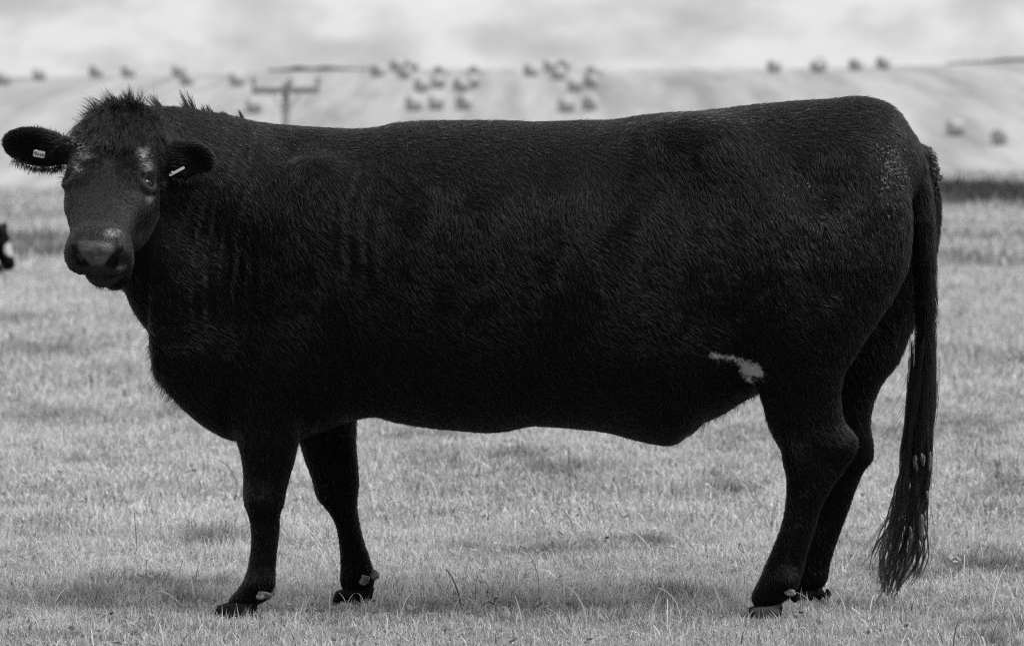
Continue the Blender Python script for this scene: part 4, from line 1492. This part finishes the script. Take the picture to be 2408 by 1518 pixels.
BALES = [(8, 184, 'leftmost straw bale on the crest, cut by the left edge'), (92, 174, 'straw bale on the crest straight above the left ear'), (226, 167, 'left one of two crest bales above the poll of the cow'), (302, 167, 'right one of two crest bales above the poll of the cow'),
         (420, 164, 'upper straw bale of the pair above the neck crest'), (440, 187, 'lower straw bale of the pair above the neck crest'), (557, 187, 'straw bale just left of the pole crossarm'),
         (597, 250, 'pale straw bale low on the hill beneath the left arm of the pole'),
         (888, 165, 'straw bale on the crest at the right end of the dark hedge'), (934, 153, 'highest left straw bale of the left cluster on the crest'), (968, 153, 'highest right straw bale of the left cluster on the crest'), (951, 171, 'straw bale tucked just under the two highest of the left cluster'),
         (992, 200, 'second row straw bale at the left of the left cluster'), (1031, 192, 'second row straw bale second from left in the left cluster'), (1037, 169, 'crest straw bale in the middle of the left cluster'), (1084, 200, 'second row straw bale third from left in the left cluster'), (1111, 191, 'second row straw bale at the right of the left cluster'), (1118, 169, 'crest straw bale at the right of the left cluster'),
         (973, 245, 'leftmost of three low straw bales above the withers'), (1026, 242, 'middle one of three low straw bales above the withers'), (1091, 242, 'rightmost of three low straw bales above the withers'),
         (1248, 165, 'crest straw bale at the far left of the middle cluster'), (1294, 153, 'highest left straw bale of the middle cluster'), (1328, 153, 'highest right straw bale of the middle cluster'), (1313, 172, 'straw bale tucked just under the two highest of the middle cluster'),
         (1352, 200, 'second row straw bale at the left of the middle cluster'), (1389, 191, 'second row straw bale at the right of the middle cluster'), (1397, 169, 'crest straw bale at the right of the middle cluster'),
         (1332, 248, 'left one of two low straw bales above the back'), (1387, 244, 'right one of two low straw bales above the back'),
         (1821, 155, 'first straw bale from the left on the crest above the loin'), (1924, 155, 'straw bale on the crest beside the small bush'), (2012, 151, 'third straw bale on the crest, between bush and rump'), (2077, 147, 'last straw bale on the crest, straight above the tail head'),
         (2246, 303, 'left one of two bales low on the slope right of the rump'), (2351, 325, 'right one of two bales low on the slope right of the rump')]
for i, (px, row, lab) in enumerate(BALES):
    g, d = ground_point(px, row + 15)
    if d > 455:
        d = 452.0
        x = (px - CX) * d / FPX
        zt = EYE - (row + 14 - HOR) * d / FPX
        g = np.array([x, d - D0, min(zt, float(terrain(x, d)) + .45)])
        zz = float(terrain(x, d))
        # stand on the land: walk along the line of sight to where the crest carries the bale
        g[2] = zz - .02
    o = bpy.data.objects.new('straw_bale', BM)
    COL.objects.link(o)
    o.location = Vector(g) - Vector((0, 0, .03))
    o.rotation_euler = (0, 0, R([35, 20, 60, 48, 25, 70][i % 6]))
    tag(o, lab, 'bale', 'round straw bales on the stubble hill')

# ------------------------------------------------------------------ pole with crossarm
M_POLE = plain('weathered_pole', 0.27, 0.85, 0.06, 12)
M_INS = plain('insulator_grey', 0.22, 0.3)
def tube(p0, p1, r0, r1, n=14):
    p0, p1 = np.array(p0, float), np.array(p1, float)
    ax = nrm(p1 - p0)
    t = np.cross(ax, [.3, .2, .9] if abs(ax[2]) < .9 else [1, 0, 0])
    t = nrm(t)
    b = np.cross(ax, t)
    v_, f_ = [], []
    for p, r in ((p0, r0), (p1, r1)):
        for k in range(n):
            a = 2 * np.pi * k / n
            v_.append(p + r * (math.cos(a) * t + math.sin(a) * b))
    for k in range(n):
        f_.append([k, (k + 1) % n, n + (k + 1) % n, n + k])
    v_ += [p0, p1]
    tri = [[(k + 1) % n, k, 2 * n] for k in range(n)] + [[n + k, n + (k + 1) % n, 2 * n + 1] for k in range(n)]
    return np.array(v_), np.array(f_), np.array(tri)
def tmesh(name, tubes):
    Vt, Ft, Tt, off = [], [], [], 0
    for v_, f_, t_ in tubes:
        Vt.append(v_)
        Ft.append(f_ + off)
        Tt.append(t_ + off)
        off += len(v_)
    return fast_mesh(name, np.concatenate(Vt), [np.concatenate(Ft), np.concatenate(Tt)])
pd = 148.0
px_x = (672 - CX) * pd / FPX
pz = float(terrain(px_x, pd))
pole = empty('utility_pole', (px_x, pd - D0, pz))
tag(pole, 'wooden utility pole with a single crossarm rising behind the withers', 'utility pole')
ztop = EYE - (196 - HOR) * pd / FPX - pz
zarm = EYE - (213 - HOR) * pd / FPX - pz
link('post', tmesh('post', [tube((0, 0, -.3), (0, 0, ztop), .17, .13)]), pole, [M_POLE])
def box(c, h, bev=.02):
    c, h = np.array(c, float), np.array(h, float)
    import bmesh
    bm = bmesh.new()
    bmesh.ops.create_cube(bm, size=2)
    for v_ in bm.verts:
        v_.co = Vector(np.array(v_.co) * h + c)
    bmesh.ops.bevel(bm, geom=bm.edges[:], offset=bev, segments=2, affect='EDGES')
    me = bpy.data.meshes.new('box')
    bm.to_mesh(me)
    bm.free()
    return me
link('crossarm', box((0, -.2, zarm), (1.2, .07, .11)), pole, [M_POLE])
for xx in (-1.13, .18, 1.16):
    z0 = zarm + .11
    link('insulator', tmesh('insulator', [tube((xx, -.2, z0), (xx, -.2, z0 + .12), .03, .03), tube((xx, -.2, z0 + .12), (xx, -.2, z0 + .19), .12, .11), tube((xx, -.2, z0 + .21), (xx, -.2, z0 + .28), .11, .10), tube((xx, -.2, z0 + .30), (xx, -.2, z0 + .37), .09, .05)]), pole, [M_INS])
for q in (-1, 1):
    link('brace', tmesh('brace', [tube((.55 * q, -.13, zarm - .05), (.1 * q, -.15, zarm - .7), .025, .025, 8)]), pole, [M_POLE])

# ------------------------------------------------------------------ hedges and bush on the skyline
M_LEAF = plain('hedge_leaf', 0.06, 0.8, 0.02, 3)
def hedge(name, pts, d, lab, cat, depth=2.0, n=8000, leaf=.16, zbase=None):
    """leaf clusters along a line of (column, top row)"""
    P = np.array(pts, float)
    c = rng.uniform(P[0, 0], P[-1, 0], n)
    x = (c - CX) * d / FPX
    top = EYE - (np.interp(c, P[:, 0], P[:, 1]) - HOR) * d / FPX
    y = d - D0 + rng.normal(0, depth * .35, n)
    g0 = terrain(x, y + D0)
    top = np.maximum(top, g0 + .06)
    u = rng.random(n) ** .7
    z = g0 + (top - g0) * u * (0.75 + .35 * noise2(x, x * 0, 1.6, 77))
    t = nrm(rng.normal(size=(n, 3)))
    b = nrm(np.cross(t, rng.normal(size=(n, 3))))
    p = np.stack([x, y, z], -1)
    s = leaf * rng.uniform(.5, 1.2, (n, 1))
    v_ = np.stack([p - t * s, p - b * s * .5, p + t * s, p + b * s * .5], 1).reshape(-1, 3)
    cx_, cy_ = x.mean(), d - D0
    zz = float(terrain(cx_, d))
    root = empty(name, (cx_, cy_, zz))
    tag(root, lab, cat)
    i = np.arange(n)[:, None] * 4 + np.array([[0, 1, 2, 3]])
    link('foliage', fast_mesh('foliage', v_ - np.array([cx_, cy_, zz]), [i], False), root, [M_LEAF])
    for xx in np.linspace(x.min() + .3, x.max() - .3, max(3, int((x.max() - x.min()) / 1.2))):
        g0 = float(terrain(xx, d))
        link('stem', tmesh('stem', [tube((xx - cx_, rng.normal(0, .3), g0 - zz - .1), (xx - cx_ + rng.normal(0, .2), rng.normal(0, .3), g0 - zz + .6), .05, .02, 6)]), root, [M_POLE])
    return root
hedge('hedge', [(628, 168), (660, 163), (700, 158), (735, 162), (765, 158), (800, 160), (850, 164), (880, 166)], 466, 'long low dark hedge on the skyline above the withers', 'hedge')
hedge('hedge', [(2230, 156), (2300, 148), (2360, 140), (2408, 138), (2500, 132)], 466, 'dark hedge on the skyline at the right edge', 'hedge')
hedge('bush', [(1905, 150), (1915, 138), (1924, 132), (1935, 138), (1945, 150)], 464, 'small thin bush on the skyline beside a straw bale', 'bush', 1.0, 260, .14)
